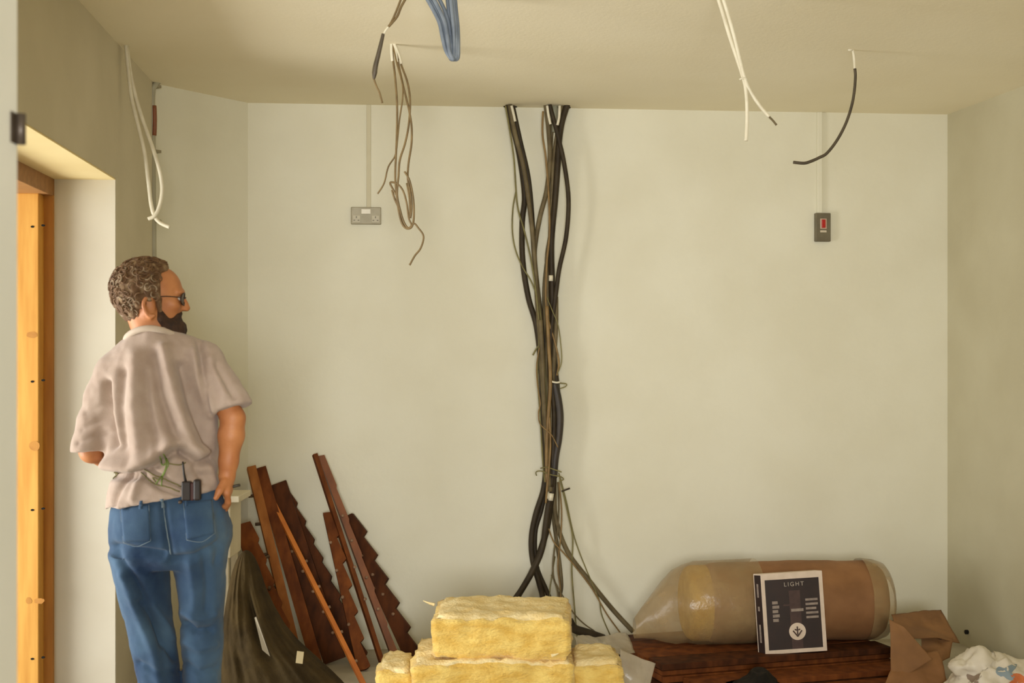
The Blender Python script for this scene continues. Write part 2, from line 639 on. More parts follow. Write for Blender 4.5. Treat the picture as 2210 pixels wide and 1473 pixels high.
# holes broken through the ceiling where the trunk cables come down
for (px, py, w, d) in ((1101, 231, 0.075, 0.04), (1222, 234, 0.05, 0.045), (1190, 233, 0.06, 0.03)):
    c = PB(px, py, 0.022)
    m = MB()
    ring, n = [], 11
    for k in range(n):
        a = 2 * math.pi * k / n
        rr = random.uniform(0.8, 1.15)
        ring.append(Vector((c.x, c.y, H - 0.004)) + B_dir * math.cos(a) * w / 2 * rr + B_in * math.sin(a) * d / 2 * rr)
    m.add(ring + [p + Vector((0, 0, 0.02)) for p in ring],
          [tuple(range(n))] + [(k, (k + 1) % n, n + (k + 1) % n, n + k) for k in range(n)])
    o = m.build('hole', HOLE, ceiling)

# the nib of wall beside the camera: white door lining with a hinge on it
yn0, yn1 = 1.98, 2.12
xn = -1066 / F * yn1
m = MB()
m.box((-1.35, yn0, 0), (xn + 1.35 - 0.02, 0, 0), (0, yn1 - yn0, 0), (0, 0, H))
struct(m.build('wall_nib', WALL))
m = MB()
m.box((xn - 0.02, yn0 - 0.015, 0), (0.02, 0, 0), (0, yn1 - yn0 + 0.015, 0), (0, 0, H))
lining = struct(m.build('trim_3', mat('white_lining', (246, 247, 242), (238, 239, 232), scale=3, rough=0.5), bevel=0.004))
hp = P(47, 280, yn1)
hinge = empty('door_hinge', (hp.x, yn1, hp.z), 'dark metal hinge on the edge of the white door lining', 'hinge')
m = MB()
hz = 33 / F * yn1
m.tube([(xn + 0.007, yn1 - 0.006, hp.z - hz), (xn + 0.007, yn1 - 0.006, hp.z + hz)], 0.0075, 10, 1)
m.build('knuckle', METAL_H, hinge, True)
m = MB()
m.box((xn - 0.002, yn1 - 0.034, hp.z - hz), (0.0035, 0, 0), (0, 0.028, 0), (0, 0, 2 * hz))
m.build('leaf_plate', METAL_H, hinge)

# ------------------------------------------------------------------ timber frame in the doorway
frame = empty('timber_door_frame', LW(0, WT, 0), 'orange pine timber frame lining the outer side of the doorway', 'door frame')
m = MB()
wbox(m, -0.10, -0.002, WT + 0.034, WT + 0.16, 0, LINTEL - 0.07)
post = m.build('post', PINE, frame, bevel=0.004)
m = MB()
wbox(m, -0.03, -0.002, WT + 0.0, WT + 0.036, 0, LINTEL - 0.07)
m.build('stop_bead', mat('pine_bead', (196, 138, 62), (178, 120, 50), scale=4, rough=0.6, stretch=(9, 9, 0.8)), frame)
m = MB()
wbox(m, OPEN_S0, -0.002, WT, WT + 0.16, LINTEL - 0.072, LINTEL)
m.build('header', HEADW, frame, bevel=0.003)
m = MB()
wbox(m, OPEN_S0, OPEN_S0 + 0.1, WT, WT + 0.16, 0, LINTEL - 0.07)
m.build('post', PINE, frame)


def post_pt(px, py, lift=0.0):
    return on_plane(px, py, LW(-0.10 - lift, 0, 0), -L_dir, 0.0)


for py in (486, 820, 1097, 1418):
    for px in (70, 93):
        c = post_pt(px, py + (3 if px == 70 else 0))
        m = MB()
        n = 8
        ring = [c - L_dir * 0.0012 + L_out * math.cos(2 * math.pi * k / n) * 0.007 + Vector((0, 0, math.sin(2 * math.pi * k / n) * 0.0042)) for k in range(n)]
        m.add(ring + [p + L_dir * 0.006 for p in ring], [tuple(range(n))] + [(k, (k + 1) % n, n + (k + 1) % n, n + k) for k in range(n)])
        m.build('screw_hole', HOLE, post)
for (px, py, w, h) in ((68, 722, 0.022, 0.013), (74, 962, 0.02, 0.02), (84, 1296, 0.02, 0.012), (62, 1296, 0.012, 0.014)):
    c = post_pt(px, py)
    m = MB()
    n = 12
    ring = [c - L_dir * 0.0008 + L_out * math.cos(2 * math.pi * k / n) * w * (0.8 + 0.3 * random.random()) + Vector((0, 0, math.sin(2 * math.pi * k / n) * h * (0.8 + 0.3 * random.random()))) for k in range(n)]
    m.add(ring + [p + L_dir * 0.004 for p in ring], [tuple(range(n))] + [(k, (k + 1) % n, n + (k + 1) % n, n + k) for k in range(n)])
    m.build('knot', mat('soft_knot', (196, 138, 58), (180, 122, 48), scale=40, rough=0.6), post)

# ------------------------------------------------------------------ wall fittings
# double socket
sc_c = PB(790, 466)
sock = empty('double_socket', sc_c, 'grey metal double socket plate on the back wall', 'socket')


def wall_plate(parent, c, w, h, t, material, name='plate', off=0.0, bevel=0.004):
    m = MB()
    m.box(c - B_dir * w / 2 + Vector((0, 0, -h / 2)) + B_in * off, B_dir * w, B_in * t, (0, 0, h))
    return m.build(name, material, parent, bevel=bevel)


wall_plate(sock, sc_c, 0.146, 0.084, 0.022, METAL)
Zv = Vector((0, 0, 1))
wall_plate(sock, sc_c + Zv * 0.020, 0.046, 0.024, 0.004, WHITEP, 'switch_rockers', 0.022, 0.002)
for s in (-1, 1):
    face = wall_plate(sock, sc_c + B_dir * s * 0.046 - Zv * 0.016, 0.036, 0.034, 0.002, mat('socket_face', (190, 182, 158), (180, 172, 148), scale=20, rough=0.5), 'outlet', 0.022, 0.001)
    for dx, dz, w, h in ((0, 0.008, 0.005, 0.009), (-0.010, -0.007, 0.008, 0.005), (0.010, -0.007, 0.008, 0.005)):
        wall_plate(face, sc_c + B_dir * (s * 0.046 + dx) + Zv * (dz - 0.016), w, h, 0.0008, METAL_D, 'pin_slot', 0.024, 0)
# conduit strip above it
m = MB()
top = PB(796, 230)
m.box(PB(791, 449), PB(800.5, 449) - PB(791, 449), B_in * 0.012, (0, 0, H - PB(791, 449).z))
tag(m.build('conduit_strip', mat('socket_conduit', (206, 199, 172), (200, 192, 165), scale=8, rough=0.8), None, bevel=0.003),
    'painted conduit running from the ceiling down to the double socket', 'conduit')
# switch with red rocker
sw_c = PB(1773, 491)
sw = empty('wall_switch', sw_c, 'dark grey switch plate with a red rocker on the back wall', 'switch')
wall_plate(sw, sw_c, 0.078, 0.143, 0.028, METAL_D)
sur = wall_plate(sw, sw_c + Zv * 0.017, 0.034, 0.052, 0.004, mat('switch_surround', (196, 168, 148), (186, 158, 138), scale=20, rough=0.5), 'rocker_surround', 0.028, 0.002)
wall_plate(sur, sw_c + Zv * 0.017, 0.020, 0.042, 0.006, RED, 'rocker', 0.031, 0.003)
wall_plate(sw, sw_c - Zv * 0.021, 0.032, 0.010, 0.0015, mat('switch_label', (206, 194, 172), (196, 184, 160), scale=20), 'label_strip', 0.028, 0)
m = MB()
m.box(PB(1762, 462), PB(1773, 462) - PB(1762, 462), B_in * 0.018, (0, 0, H - PB(1762, 462).z))
tag(m.build('conduit_strip', WALL, None, bevel=0.004), 'painted conduit running from the ceiling down to the red rocker switch', 'conduit')
# pipe in the corner by the diagonal wall, with bare copper showing
def PD(px, py, off=0.0):
    return on_plane(px, py, L_cor, D_in, off)


pip = empty('corner_pipe', PD(333, 1000, 0.02), 'thin grey pipe running down the corner beside the diagonal wall', 'pipe')
m = MB()
m.tube([PD(343, 176, 0.02), PD(334, 185, 0.025), PD(329, 205, 0.02), PD(330, 300, 0.02), PD(332, 560, 0.02), PD(335, 1100, 0.02), PD(337, 1385, 0.02)], 0.012, 8, 4)
m.build('pipe', mat('grey_pipe', (178, 174, 152), (168, 163, 142), scale=10, rough=0.6), pip, True)
m = MB()
m.tube([PD(333, 228, 0.03), PD(334, 258, 0.032), PD(333, 292, 0.03)], 0.0095, 8, 3)
m.build('copper_section', mat('copper', (150, 92, 62), (134, 80, 52), scale=20, rough=0.5), pip, True)
for py in (190, 330, 480):
    m = MB()
    m.box(PD(329, py, 0.0) - D_dir * 0.012, D_dir * 0.034, D_in * 0.034, (0, 0, 0.012))
    m.build('clip', METAL, pip)
# bolt head on the right wall
def PR(px, py, off=0.0):
    return on_plane(px, py, B2, R_in, off)


c = PR(2089, 1363)
m = MB()
m.tube([c - R_in * 0.004, c + R_in * 0.014], 0.011, 10, 1)
tag(m.build('wall_plug', HOLE, None, True), 'small dark plug set low in the right wall', 'plug')

# ------------------------------------------------------------------ cables
def cable(name, pts, r, material, label, group=None, cat='cable', segs=8, sub=6):
    m = MB().tube(pts, r, segs, sub)
    return tag(m.build(name, material, None, True), label, cat, group)


PX = 1 / 446.0  # metres per photo pixel at the back wall


def trunk(pts, rpx, material, label, depth=0.05, group=None, wob=0.0, name='trunk_cable', segs=8):
    out = []
    for i, p in enumerate(pts):
        d = p[2] if len(p) > 2 else depth
        out.append(PB(p[0], p[1], d))
    return cable(name, out, rpx * PX, material, label, group, segs=segs)


G_T = 'thick cables of the trunk run'
thick = 'thick black cable in the bundle running down the back wall'
grey = 'grey brown cable in the bundle running down the back wall'
thin = 'thin olive wire trailing along the cable bundle on the back wall'
mid_l = [(1160, 715), (1163, 800), (1170, 900), (1174, 980), (1172, 1050)]
# left feed, three thick black ones from the left hole
trunk([(1096, 226), (1103, 262), (1120, 330), (1132, 420), (1127, 480), (1128, 560), (1140, 640), (1158, 705), (1168, 800), (1172, 900), (1178, 980), (1174, 1050), (1156, 1110), (1147, 1160), (1150, 1210), (1165, 1262), (1172, 1300), (1172, 1398, 0.1)], 6.2, BLACKC, 'thick black cable from the ceiling hole nearer the socket, bowing furthest out of the bundle', 0.055, G_T)
trunk([(1106, 226), (1122, 300), (1140, 380), (1148, 460), (1152, 540), (1160, 620), (1170, 700), (1180, 780), (1184, 860), (1182, 960), (1180, 1040), (1168, 1100), (1155, 1150), (1158, 1220), (1180, 1275), (1192, 1310), (1205, 1397, 0.08)], 5.2, BLACKC, 'thick black cable from the ceiling hole nearer the socket, lying against the wall', 0.04, G_T)
trunk([(1100, 226), (1112, 290), (1130, 360), (1142, 440), (1150, 510), (1156, 590), (1160, 660), (1166, 740), (1170, 820), (1178, 920), (1184, 1000), (1182, 1060)], 5.0, GREYC, 'grey brown cable from the ceiling hole nearer the socket, in front of the black ones', 0.075, 'grey cables of the trunk run')
# right feed
trunk([(1224, 226), (1213, 262), (1207, 300), (1204, 350), (1198, 430), (1190, 520), (1191, 600), (1193, 680), (1194, 750), (1198, 800), (1203, 850), (1206, 900), (1203, 950), (1196, 1000), (1194, 1050), (1188, 1085), (1178, 1150), (1152, 1225), (1118, 1285), (1085, 1340, 0.12), (1060, 1395, 0.2)], 6.8, BLACKC, 'thick black cable from the ceiling hole nearer the switch, crossing over at its foot', 0.07, G_T)
trunk([(1186, 226), (1196, 262), (1206, 300), (1218, 355), (1227, 430), (1222, 510), (1207, 580), (1199, 640), (1190, 710), (1186, 780), (1192, 840), (1196, 900), (1194, 980), (1190, 1050)], 5.0, BLACKC, 'black cable bowing out to the right of the bundle below the ceiling', 0.09)
trunk([(1178, 226), (1184, 280), (1187, 340), (1180, 410), (1166, 465), (1156, 520), (1154, 560), (1162, 640), (1168, 720), (1176, 800), (1186, 880), (1192, 960), (1196, 1050), (1200, 1120), (1225, 1190), (1270, 1250), (1320, 1312), (1366, 1362)], 5.2, GREYC, 'grey brown cable sweeping out across the floor towards the wrapped roll', 0.06)
trunk([(1196, 226), (1190, 300), (1188, 380), (1188, 440), (1186, 520), (1178, 580), (1174, 640), (1178, 720), (1184, 800), (1188, 880), (1186, 970), (1190, 1050), (1196, 1130), (1206, 1200), (1212, 1260), (1208, 1300), (1210, 1396, 0.06)], 4.0, GREYC, 'slim grey brown cable of the bundle dropping straight to the floor behind the glass wool', 0.045, 'grey cables of the trunk run')
trunk([(1212, 228), (1202, 290), (1194, 350), (1192, 420), (1188, 500), (1180, 560), (1182, 660), (1180, 760), (1178, 850), (1182, 940), (1188, 1020), (1194, 1090)], 4.2, GREYC, 'slim grey brown cable from the ceiling hole nearer the switch, ending at the cut end', 0.06, 'grey cables of the trunk run')
# fillers that give the lower bundle its girth
trunk([(1166, 690), (1170, 760), (1172, 830), (1176, 910), (1182, 980), (1184, 1050)], 5.5, GREYC, 'grey brown cable length bound into the middle of the bundle, nearest the boards', 0.095)
trunk([(1200, 640), (1200, 700), (1196, 770), (1192, 830), (1190, 900), (1188, 970), (1188, 1060)], 5.0, GREYC, 'grey brown cable length bound into the middle of the bundle, beside the dark sleeve', 0.08)
trunk([(1180, 660), (1184, 740), (1188, 820), (1184, 890), (1180, 960), (1180, 1040)], 4.0, TANC, 'pale tan cable length bound into the middle of the bundle', 0.105)
# wide sheathed section
trunk([(1196, 826), (1204, 862), (1208, 900), (1205, 945), (1198, 985), (1194, 1030)], 9.0, mat('dark_sheath', (56, 48, 40), (46, 39, 32), scale=14, rough=0.55), 'wide dark sleeve around the cables at the middle of the bundle', 0.085, name='cable_sleeve')
# white cut end of cable part way
trunk([(1187, 1076), (1184, 1088), (1178, 1130), (1172, 1175), (1158, 1215), (1128, 1268), (1106, 1300), (1090, 1330, 0.1), (1075, 1396, 0.18)], 6.4, BLACKC, 'thick black cable with a white cut end at the foot of the bundle', 0.10)
trunk([(1189, 1064), (1187, 1079)], 6.9, WHITEC, 'white cut end collar on the cable at the foot of the bundle', 0.10, name='cable_end')
trunk([(1189, 594), (1189, 606)], 5.2, WHITEC, 'small white cable marker on the bundle', 0.083, name='cable_marker')
trunk([(1187, 822), (1200, 825), (1208, 824)], 2.2, WHITEC, 'white tie around the middle of the bundle', 0.105, name='cable_tie')
# thin wires
GT = 'thin wires of the trunk run'
trunk([(1091, 228), (1100, 280), (1109, 340), (1113, 400), (1118, 450), (1132, 500), (1146, 560), (1158, 640), (1164, 720), (1160, 800), (1166, 900), (1172, 1000), (1176, 1040)], 1.8, OLIVEC, thin, 0.09, GT, name='wire', segs=6)
trunk([(1114, 410), (1107, 450), (1106, 500), (1113, 540), (1128, 576), (1148, 610), (1164, 660), (1172, 740), (1178, 830), (1180, 930)], 1.5, OLIVEC, 'thin olive wire bowing out to the left of the bundle', 0.08, name='wire', segs=6)
trunk([(1172, 240), (1171, 290), (1178, 340), (1184, 420), (1186, 500), (1180, 570), (1178, 650), (1186, 700), (1198, 740), (1206, 780), (1202, 810)], 2.2, TANC, 'tan wire threading down the right half of the bundle', 0.095, name='wire', segs=6)
trunk([(1180, 640), (1192, 670), (1204, 700), (1210, 740), (1212, 780), (1203, 806)], 1.2, OLIVEC, 'fine wire loop standing off the right of the bundle', 0.10, name='wire', segs=6)
trunk([(1206, 826), (1222, 828), (1220, 834), (1208, 838)], 1.3, OLIVEC, 'short wire hook sticking out right of the white tie', 0.10, name='wire', segs=6)
trunk([(1164, 750), (1158, 790), (1160, 830), (1166, 870), (1162, 890), (1166, 915), (1190, 938), (1204, 965)], 1.3, TANC, 'tan wire crossing the front of the sheathed section', 0.125, name='wire', segs=6)
trunk([(1150, 766), (1158, 752), (1168, 738)], 1.8, OLIVEC, 'stubby wire end poking out left of the bundle', 0.09, name='wire', segs=6)
trunk([(1186, 900), (1188, 960), (1184, 1020), (1180, 1060), (1178, 1085)], 2.2, TANC, 'tan wire down the front of the lower bundle', 0.12, name='wire', segs=6)
for (a, lab) in (([(1166, 1010), (1180, 1008), (1200, 1014), (1212, 1018)], 'upper'), ([(1158, 1026), (1157, 1018), (1168, 1016), (1190, 1024), (1210, 1028), (1216, 1034), (1206, 1038)], 'lower')):
    trunk(a, 1.3, OLIVEC, '%s of two fine binding wires tied round the foot of the bundle' % lab, 0.118, name='binding_wire', segs=6)
trunk([(1212, 1060), (1222, 1056), (1230, 1053)], 1.8, BLACKC, 'short dark wire end sticking out right of the binding wires', 0.10, name='wire', segs=6)
# lower fan of thin wires
FAN = 'fan of thin wires at the foot of the bundle'
fan_l = 'thin wire fanning out to the floor from the foot of the bundle'
trunk([(1204, 1040), (1206, 1090), (1204, 1140), (1196, 1190), (1194, 1240), (1206, 1290), (1208, 1396)], 1.9, GREYC, 'thin grey wire at the foot of the bundle, kinking towards the glass wool', 0.07, FAN, name='wire', segs=6)
trunk([(1206, 1040), (1212, 1100), (1210, 1160), (1204, 1220), (1210, 1280), (1212, 1396)], 1.7, TANC, 'thin tan wire hanging nearly straight at the foot of the bundle', 0.08, FAN, name='wire', segs=6)
trunk([(1208, 1030), (1224, 1100), (1236, 1160), (1234, 1230), (1240, 1310), (1246, 1380), (1252, 1418, 0.12)], 1.6, OLIVEC, 'thin olive wire with an angular kink hanging beside the fat cable stub', 0.09, FAN, name='wire', segs=6)
trunk([(1206, 1020), (1222, 1080), (1240, 1160), (1266, 1230), (1292, 1290), (1300, 1330), (1330, 1398)], 1.3, OLIVEC, 'fine olive wire slanting furthest out straight from the binding wires', 0.07, FAN, name='wire', segs=6)
trunk([(1184, 1140), (1196, 1170), (1216, 1192), (1240, 1220), (1278, 1270), (1310, 1325), (1346, 1376), (1350, 1397)], 1.6, TANC, 'thin tan wire crossing the fan towards the wrapped roll', 0.095, FAN, name='wire', segs=6)
trunk([(1190, 1240), (1214, 1284), (1238, 1322), (1260, 1345), (1290, 1368), (1300, 1398, 0.08)], 1.4, GREYC, 'thin grey wire curving low across the fat cable stub', 0.10, FAN, name='wire', segs=6)
trunk([(1198, 1200), (1190, 1250), (1186, 1290), (1186, 1396)], 1.2, OLIVEC, 'fine olive wire dropping behind the topmost glass wool batt', 0.06, FAN, name='wire', segs=6)
# bare white and grey tails where the cables leave the ceiling
for k, (pts, mt, lab) in enumerate((
        ([(1104, 228), (1108, 244), (1112, 262)], WHITEC, 'white tape on the cables at the left ceiling hole'),
        ([(1181, 228), (1184, 250), (1188, 268)], WHITEC, 'white wire tail at the right ceiling hole, beside the grey strip'),
        ([(1208, 228), (1207, 250), (1203, 270)], WHITEC, 'white wire tail at the right ceiling hole, nearest the dark gap'))):
    trunk(pts, 3.0, mt, lab, 0.10, name='wire_tail', segs=6)
trunk([(1198, 228), (1197, 255), (1196, 285)], 6.0, mat('grey_strip', (150, 148, 126), (138, 136, 114), scale=10), 'grey flat strip coming out of the right ceiling hole', 0.05, name='grey_strip')
# fat stub of cable on the floor by the fan
m = MB()
m.tube([PB(1228, 1338, 0.20), PB(1240, 1356, 0.20), PB(1270, 1366, 0.2), PB(1303, 1378, 0.2)], 0.021, 10, 5)
tag(m.build('cable_stub', BLACKC, None, True), 'fat black cable stub lying on the floor behind the glass wool', 'cable')
# black cable along the foot of the right wall
m = MB()
m.tube([PR(2112, 1398, 0.03), PR(2130, 1409, 0.03), PR(2160, 1424, 0.03), PR(2190, 1438, 0.03), PR(2225, 1452, 0.03), PR(2300, 1480, 0.03)], 0.013, 8, 4)
tag(m.build('floor_cable', BLACKC, None, True), 'black cable lying along the foot of the right wall', 'cable')

# --- cables hanging from the ceiling
# brown flex bundle
Yb = 5.25
def HB(pts, Y=Yb, jit=0.0):
    return [P(p[0], p[1], Y + (p[2] if len(p) > 2 else 0)) for p in pts]


fl = 'brown flex hanging in a loose bundle from the ceiling beside the double socket'
GF = 'brown flexes hanging beside the double socket'
rB = 2.3 / 552
flex = empty('flex_bundle', PC(847, 92), 'loose bundle of brown flexes with a white top hanging before the double socket', 'cable')


def flexpart(pts, r=rB, material=BROWNC, name='flex', segs=6):
    MB().tube(HB(pts), r, segs, 6).build(name, material, flex, True)


flexpart([(846, 90), (848, 125), (853, 170), (857, 230), (856, 300), (853, 370), (854, 400), (858, 440), (866, 478), (876, 492), (888, 490), (893, 470), (892, 430), (884, 390), (873, 370, -.01)])
flexpart([(847, 90), (856, 135, -.01), (868, 180, -.01), (869, 210, -.01), (862, 260), (858, 300), (853, 335), (838, 360), (829, 395), (815, 418)], rB * 0.75)
flexpart([(848, 90), (858, 130), (870, 185), (881, 230), (888, 270), (888, 310), (882, 350), (880, 385), (886, 420), (888, 450), (885, 470), (884, 430), (878, 395)])
flexpart([(849, 90), (866, 140), (880, 180), (885, 220), (882, 270), (874, 310), (863, 345), (860, 380), (857, 420), (864, 455), (872, 480), (882, 492), (893, 482), (903, 492), (914, 510), (908, 535), (895, 552), (884, 572)])
flexpart([(858, 425), (848, 408), (842, 396), (846, 393), (858, 397), (870, 412), (878, 440), (882, 470), (888, 484)], rB, BROWNC)
flexpart([(846, 410, .01), (852, 430, .01), (864, 456, .01), (872, 488, .01), (882, 493, .01)], rB)
for pts in ([(845, 90), (845, 110), (847, 132)], [(848, 90), (854, 112), (857, 134)], [(849, 90), (860, 116), (866, 138)]):
    flexpart(pts, rB * 1.5, WHITEC, 'white_sleeve')
# thin wires with a black sleeve
Ys = 4.5
slv = empty('sleeved_wires', P(850, -18, Ys), 'pair of dark wires with a long black sleeve hanging from the ceiling', 'cable')
MB().tube(HB([(872, -20), (857, 20), (846, 45), (838, 58)], Ys), 2.4 / 644, 6, 5).build('wire', BROWNC, slv, True)
MB().tube(HB([(886, -20), (867, 12), (858, 34), (848, 47), (838, 58)], Ys), 2.8 / 644, 6, 5).build('wire', BROWNC, slv, True)
MB().tube(HB([(839, 57), (832, 66), (827, 76)], Ys), 2.4 / 644, 6, 3).build('bare_section', WHITEC, slv, True)
MB().tube(HB([(827, 73), (822, 95), (816, 120), (810, 145), (807, 172)], Ys), lambda t: (3.4 + 2.6 * t ** 0.8 - (4.2 * max(0, t - .85) / .15)) / 644, 8, 5).build('black_sleeve', mat('sleeve_brown', (84, 74, 58), (66, 57, 44), scale=25, rough=0.5), slv, True)
MB().tube(HB([(806, 168), (812, 185), (819, 200), (825, 222)], Ys), 2.2 / 644, 6, 4).build('wire_end', BROWNC, slv, True)
# blue loops
blue = empty('blue_cable_loop', P(955, -20, Ys), 'bunch of blue grey cables looped down from the ceiling', 'cable')
rb = 4.6 / 644
for (xs, dy, end) in (((908, 930, 948, 955, 963, 975), 0.0, 984), ((922, 944, 960, 966, 970, 978), -0.012, 979), ((934, 955, 968, 972, 976, 982), 0.012, 988), ((914, 937, 954, 961, 967, 977), 0.02, 972)):
    pts = [(xs[0], -25, dy), (xs[1], 12, dy), (xs[2], 48, dy), (xs[3], 80, dy), (xs[4], 110, dy), (xs[5], 127, dy * 0.6), (end, 124, dy * 0.3), (end + 1, 100, 0), (end, 60, dy), (end - 4, 20, dy), (end - 8, -25, dy)]
    MB().tube(HB(pts, Ys), rb, 8, 6).build('cable_strand', BLUEC, blue, True)
# white pair on the right
wp = empty('white_cable_pair', P(1546, -22, Ys), 'pair of white cables hanging side by side from the ceiling, ends splayed', 'cable')
MB().tube(HB([(1543, -24), (1560, 30), (1575, 80), (1590, 125), (1602, 162), (1609, 190), (1612, 230), (1612, 270), (1610, 304)], Ys), 4.0 / 644, 8, 6).build('cable', WHITEC, wp, True)
MB().tube(HB([(1554, -24, -.01), (1571, 30, -.01), (1585, 80, -.01), (1596, 125, -.01), (1606, 165, -.01), (1618, 195), (1638, 226), (1660, 252)], Ys), 4.0 / 644, 8, 6).build('cable', WHITEC, wp, True)
MB().tube(HB([(1660, 252), (1668, 260), (1676, 270)], Ys), 2.6 / 644, 6, 3).build('bare_end', GREYC, wp, True)
MB().tube(HB([(1596, 172, -.012), (1604, 168, -.014), (1612, 172, -.01)], Ys), 2.4 / 644, 6, 3).build('tie', WHITEC, wp, True)
# dark flex with white top
Yk = (H - CAMZ) * F / (CY - 108)
dk = empty('dark_flex', PC(1840, 108), 'single dark flex with a white top curling down from the ceiling before the switch', 'cable')
MB().tube(HB([(1840, 106), (1843, 122), (1845, 150)], Yk), 3.0 / 540, 8, 4).build('white_top', WHITEC, dk, True)
MB().tube(HB([(1845, 148), (1846, 170), (1841, 215), (1828, 260), (1808, 300), (1785, 330), (1768, 340), (1750, 348), (1735, 352), (1712, 350)], Yk), 3.3 / 540, 8, 6).build('dark_lead', mat('dark_lead', (80, 69, 50), (64, 54, 38), scale=20, rough=0.55), dk, True)
MB().tube([PC(1830, 107), PC(1840, 107)], 0.006, 6, 1).build('tape', WHITEC, dk, True)
# white loop on the left
Yw = (H - CAMZ) * F / (CY - 98)
wl = empty('white_flex_loop', PC(273, 98), 'white flex hanging in a long loop from the ceiling above the man', 'cable')
MB().tube(HB([(272, 96), (277, 150), (284, 210), (298, 270), (312, 330), (320, 390), (326, 440), (333, 465), (345, 480), (366, 490)], Yw), 4.3 / 550, 8, 6).build('flex', WHITEC, wl, True)
MB().tube(HB([(274, 96, .012), (282, 160, .012), (296, 220, .012), (312, 270, .012), (330, 320), (345, 370), (350, 410), (344, 445), (334, 465, -.01), (320, 472, -.01)], Yw), 4.3 / 550, 8, 6).build('flex', WHITEC, wl, True)

# ------------------------------------------------------------------ brown toothed boards leaning on the back wall
def board(name, top, bot, wpx, material, label, teeth=0, tooth=0.014, thick=0.024, turn=0.0, pegs=(), side=1, woff=0.035, pegmat=None, peglen=0.03, group='brown boards leaning on the back wall', edge_mat=None):
    """top and bot are photo points of the board's left edge; the foot stands on the floor, the head rests near the wall"""
    pb = PF(bot[0], bot[1], 0.0) if bot[1] > 1385 else P(bot[0], bot[1], 6.0)
    pt = PB(top[0], top[1], woff)
    w = wpx * PX
    ax = (pt - pb)
    L = ax.length
    ax.normalize()
    vx = Vector((math.cos(turn), math.sin(turn), 0))
    vx = (vx - ax * vx.dot(ax)).normalized()      # across the board
    nz = ax.cross(vx).normalized()                # through its thickness
    if nz.y > 0:
        nz = -nz
    root = empty(name, pb, label, 'board', group)
    # outline from foot to head along the left edge, back down along the right edge
    left = [(0.0, 0.0), (L, 0.0)]
    right = []
    if teeth:
        n = teeth
        for i in range(n):
            u1 = L * (1 - i / n) if i else L
            u0 = L * (1 - (i + 1) / n)
            right.append((u1 - 0.004, w))
            right.append((u0 + 0.012, w + tooth))
            right.append((u0 + 0.004, w + tooth * 0.55))
        right.append((0.0, w))
    else:
        right = [(L, w), (0.0, w)]
    out = left + right
    n = len(out)
    m = MB()
    fr = [pb + ax * u + vx * v + nz * thick / 2 for u, v in out]
    bk = [pb + ax * u + vx * v - nz * thick / 2 for u, v in out]
    m.add(fr + bk, [tuple(range(n)), tuple(reversed(range(n, 2 * n)))] + [(i, n + i, n + (i + 1) % n, (i + 1) % n) for i in range(n)])
    o = m.build('plank', material, root)
    bmx = bmesh.new()
    bmx.from_mesh(o.data)
    bmesh.ops.triangulate(bmx, faces=[f for f in bmx.faces if len(f.verts) > 4])
    bmesh.ops.recalc_face_normals(bmx, faces=bmx.faces)
    bmx.to_mesh(o.data)
    bmx.free()
    for (u, v, mode) in pegs:
        c = pb + ax * (u * L) + vx * (v * w)
        if mode == 'f':
            a, b = c + nz * thick * 0.4, c + nz * (thick / 2 + peglen)
        elif mode == 'l':
            a, b = pb + ax * (u * L) + vx * 0.004, pb + ax * (u * L) - vx * peglen + ax * 0.004
        else:
            a, b = pb + ax * (u * L) + vx * (w - 0.004), pb + ax * (u * L) + vx * (w + peglen)
        MB().tube([a, b], 0.0075, 8, 1).build('peg', pegmat or PEG, root, True)
    return root


def rp(n, v, mode, u0=0.12, u1=0.9):
    return [(u0 + (u1 - u0) * i / max(1, n - 1), v, mode) for i in range(n)]


DPEG = mat('dark_peg', (88, 66, 40), (70, 52, 32), scale=20, rough=0.6)
board('toothed_board', (533, 1010), (640, 1452), 18, BROWN_L, 'tall light brown board with a square top and dark pegs on its edge', 0, thick=0.05, turn=0.25,
      pegs=[(0.86, 0, 'l'), (0.72, 0, 'l'), (0.57, 0, 'l'), (0.41, 0, 'l'), (0.3, 0, 'l')], woff=0.17, pegmat=DPEG, peglen=0.024)
board('toothed_board', (550, 1013), (674, 1446), 24, BROWN, 'dark brown board close behind the tall light brown one', 0, thick=0.03, turn=0.1, woff=0.13)
board('toothed_board', (505, 1136), (622, 1466), 34, BROWN, 'short reddish brown board with a notched edge beside the heaped cloth', 7, 0.012, thick=0.03, turn=0.2,
      pegs=[(0.75, 1, 'r'), (0.42, 0.5, 'f'), (0.55, 0.7, 'f')], woff=0.30, pegmat=DPEG)
board('toothed_board', (573, 1052), (700, 1434), 46, BROWN_D, 'wide dark board with pegs standing beside the orange strip, its pegs facing the room', 0, thick=0.02, turn=0.0,
      pegs=[(0.62, 0.25, 'f'), (0.5, 0.45, 'f'), (0.38, 0.6, 'f'), (0.26, 0.75, 'f'), (0.14, 0.85, 'f'), (0.72, 0.2, 'f')], woff=0.10)
board('toothed_board', (588, 1070), (756, 1432), 36, BROWN_D, 'dark saw-toothed board right behind the orange strip', 9, 0.014, thick=0.02, turn=-0.1, woff=0.06)
board('orange_strip', (584, 1082), (782, 1482), 9, ORANGE, 'thin bright orange wooden strip leaning across the dark boards', 0, thick=0.02, turn=0.3,
      pegs=[(0.65, 1, 'r'), (0.51, 1, 'r'), (0.4, 1, 'r'), (0.12, 1, 'r'), (0.27, 1, 'r')], woff=0.16, peglen=0.012)
board('toothed_board', (675, 981), (822, 1437), 9, BROWN, 'long slim smooth-edged brown board rising highest of the pile', 0, thick=0.03, turn=0.4,
      pegs=[(0.3, 1, 'f'), (0.45, 1, 'f')], woff=0.09, peglen=0.01)
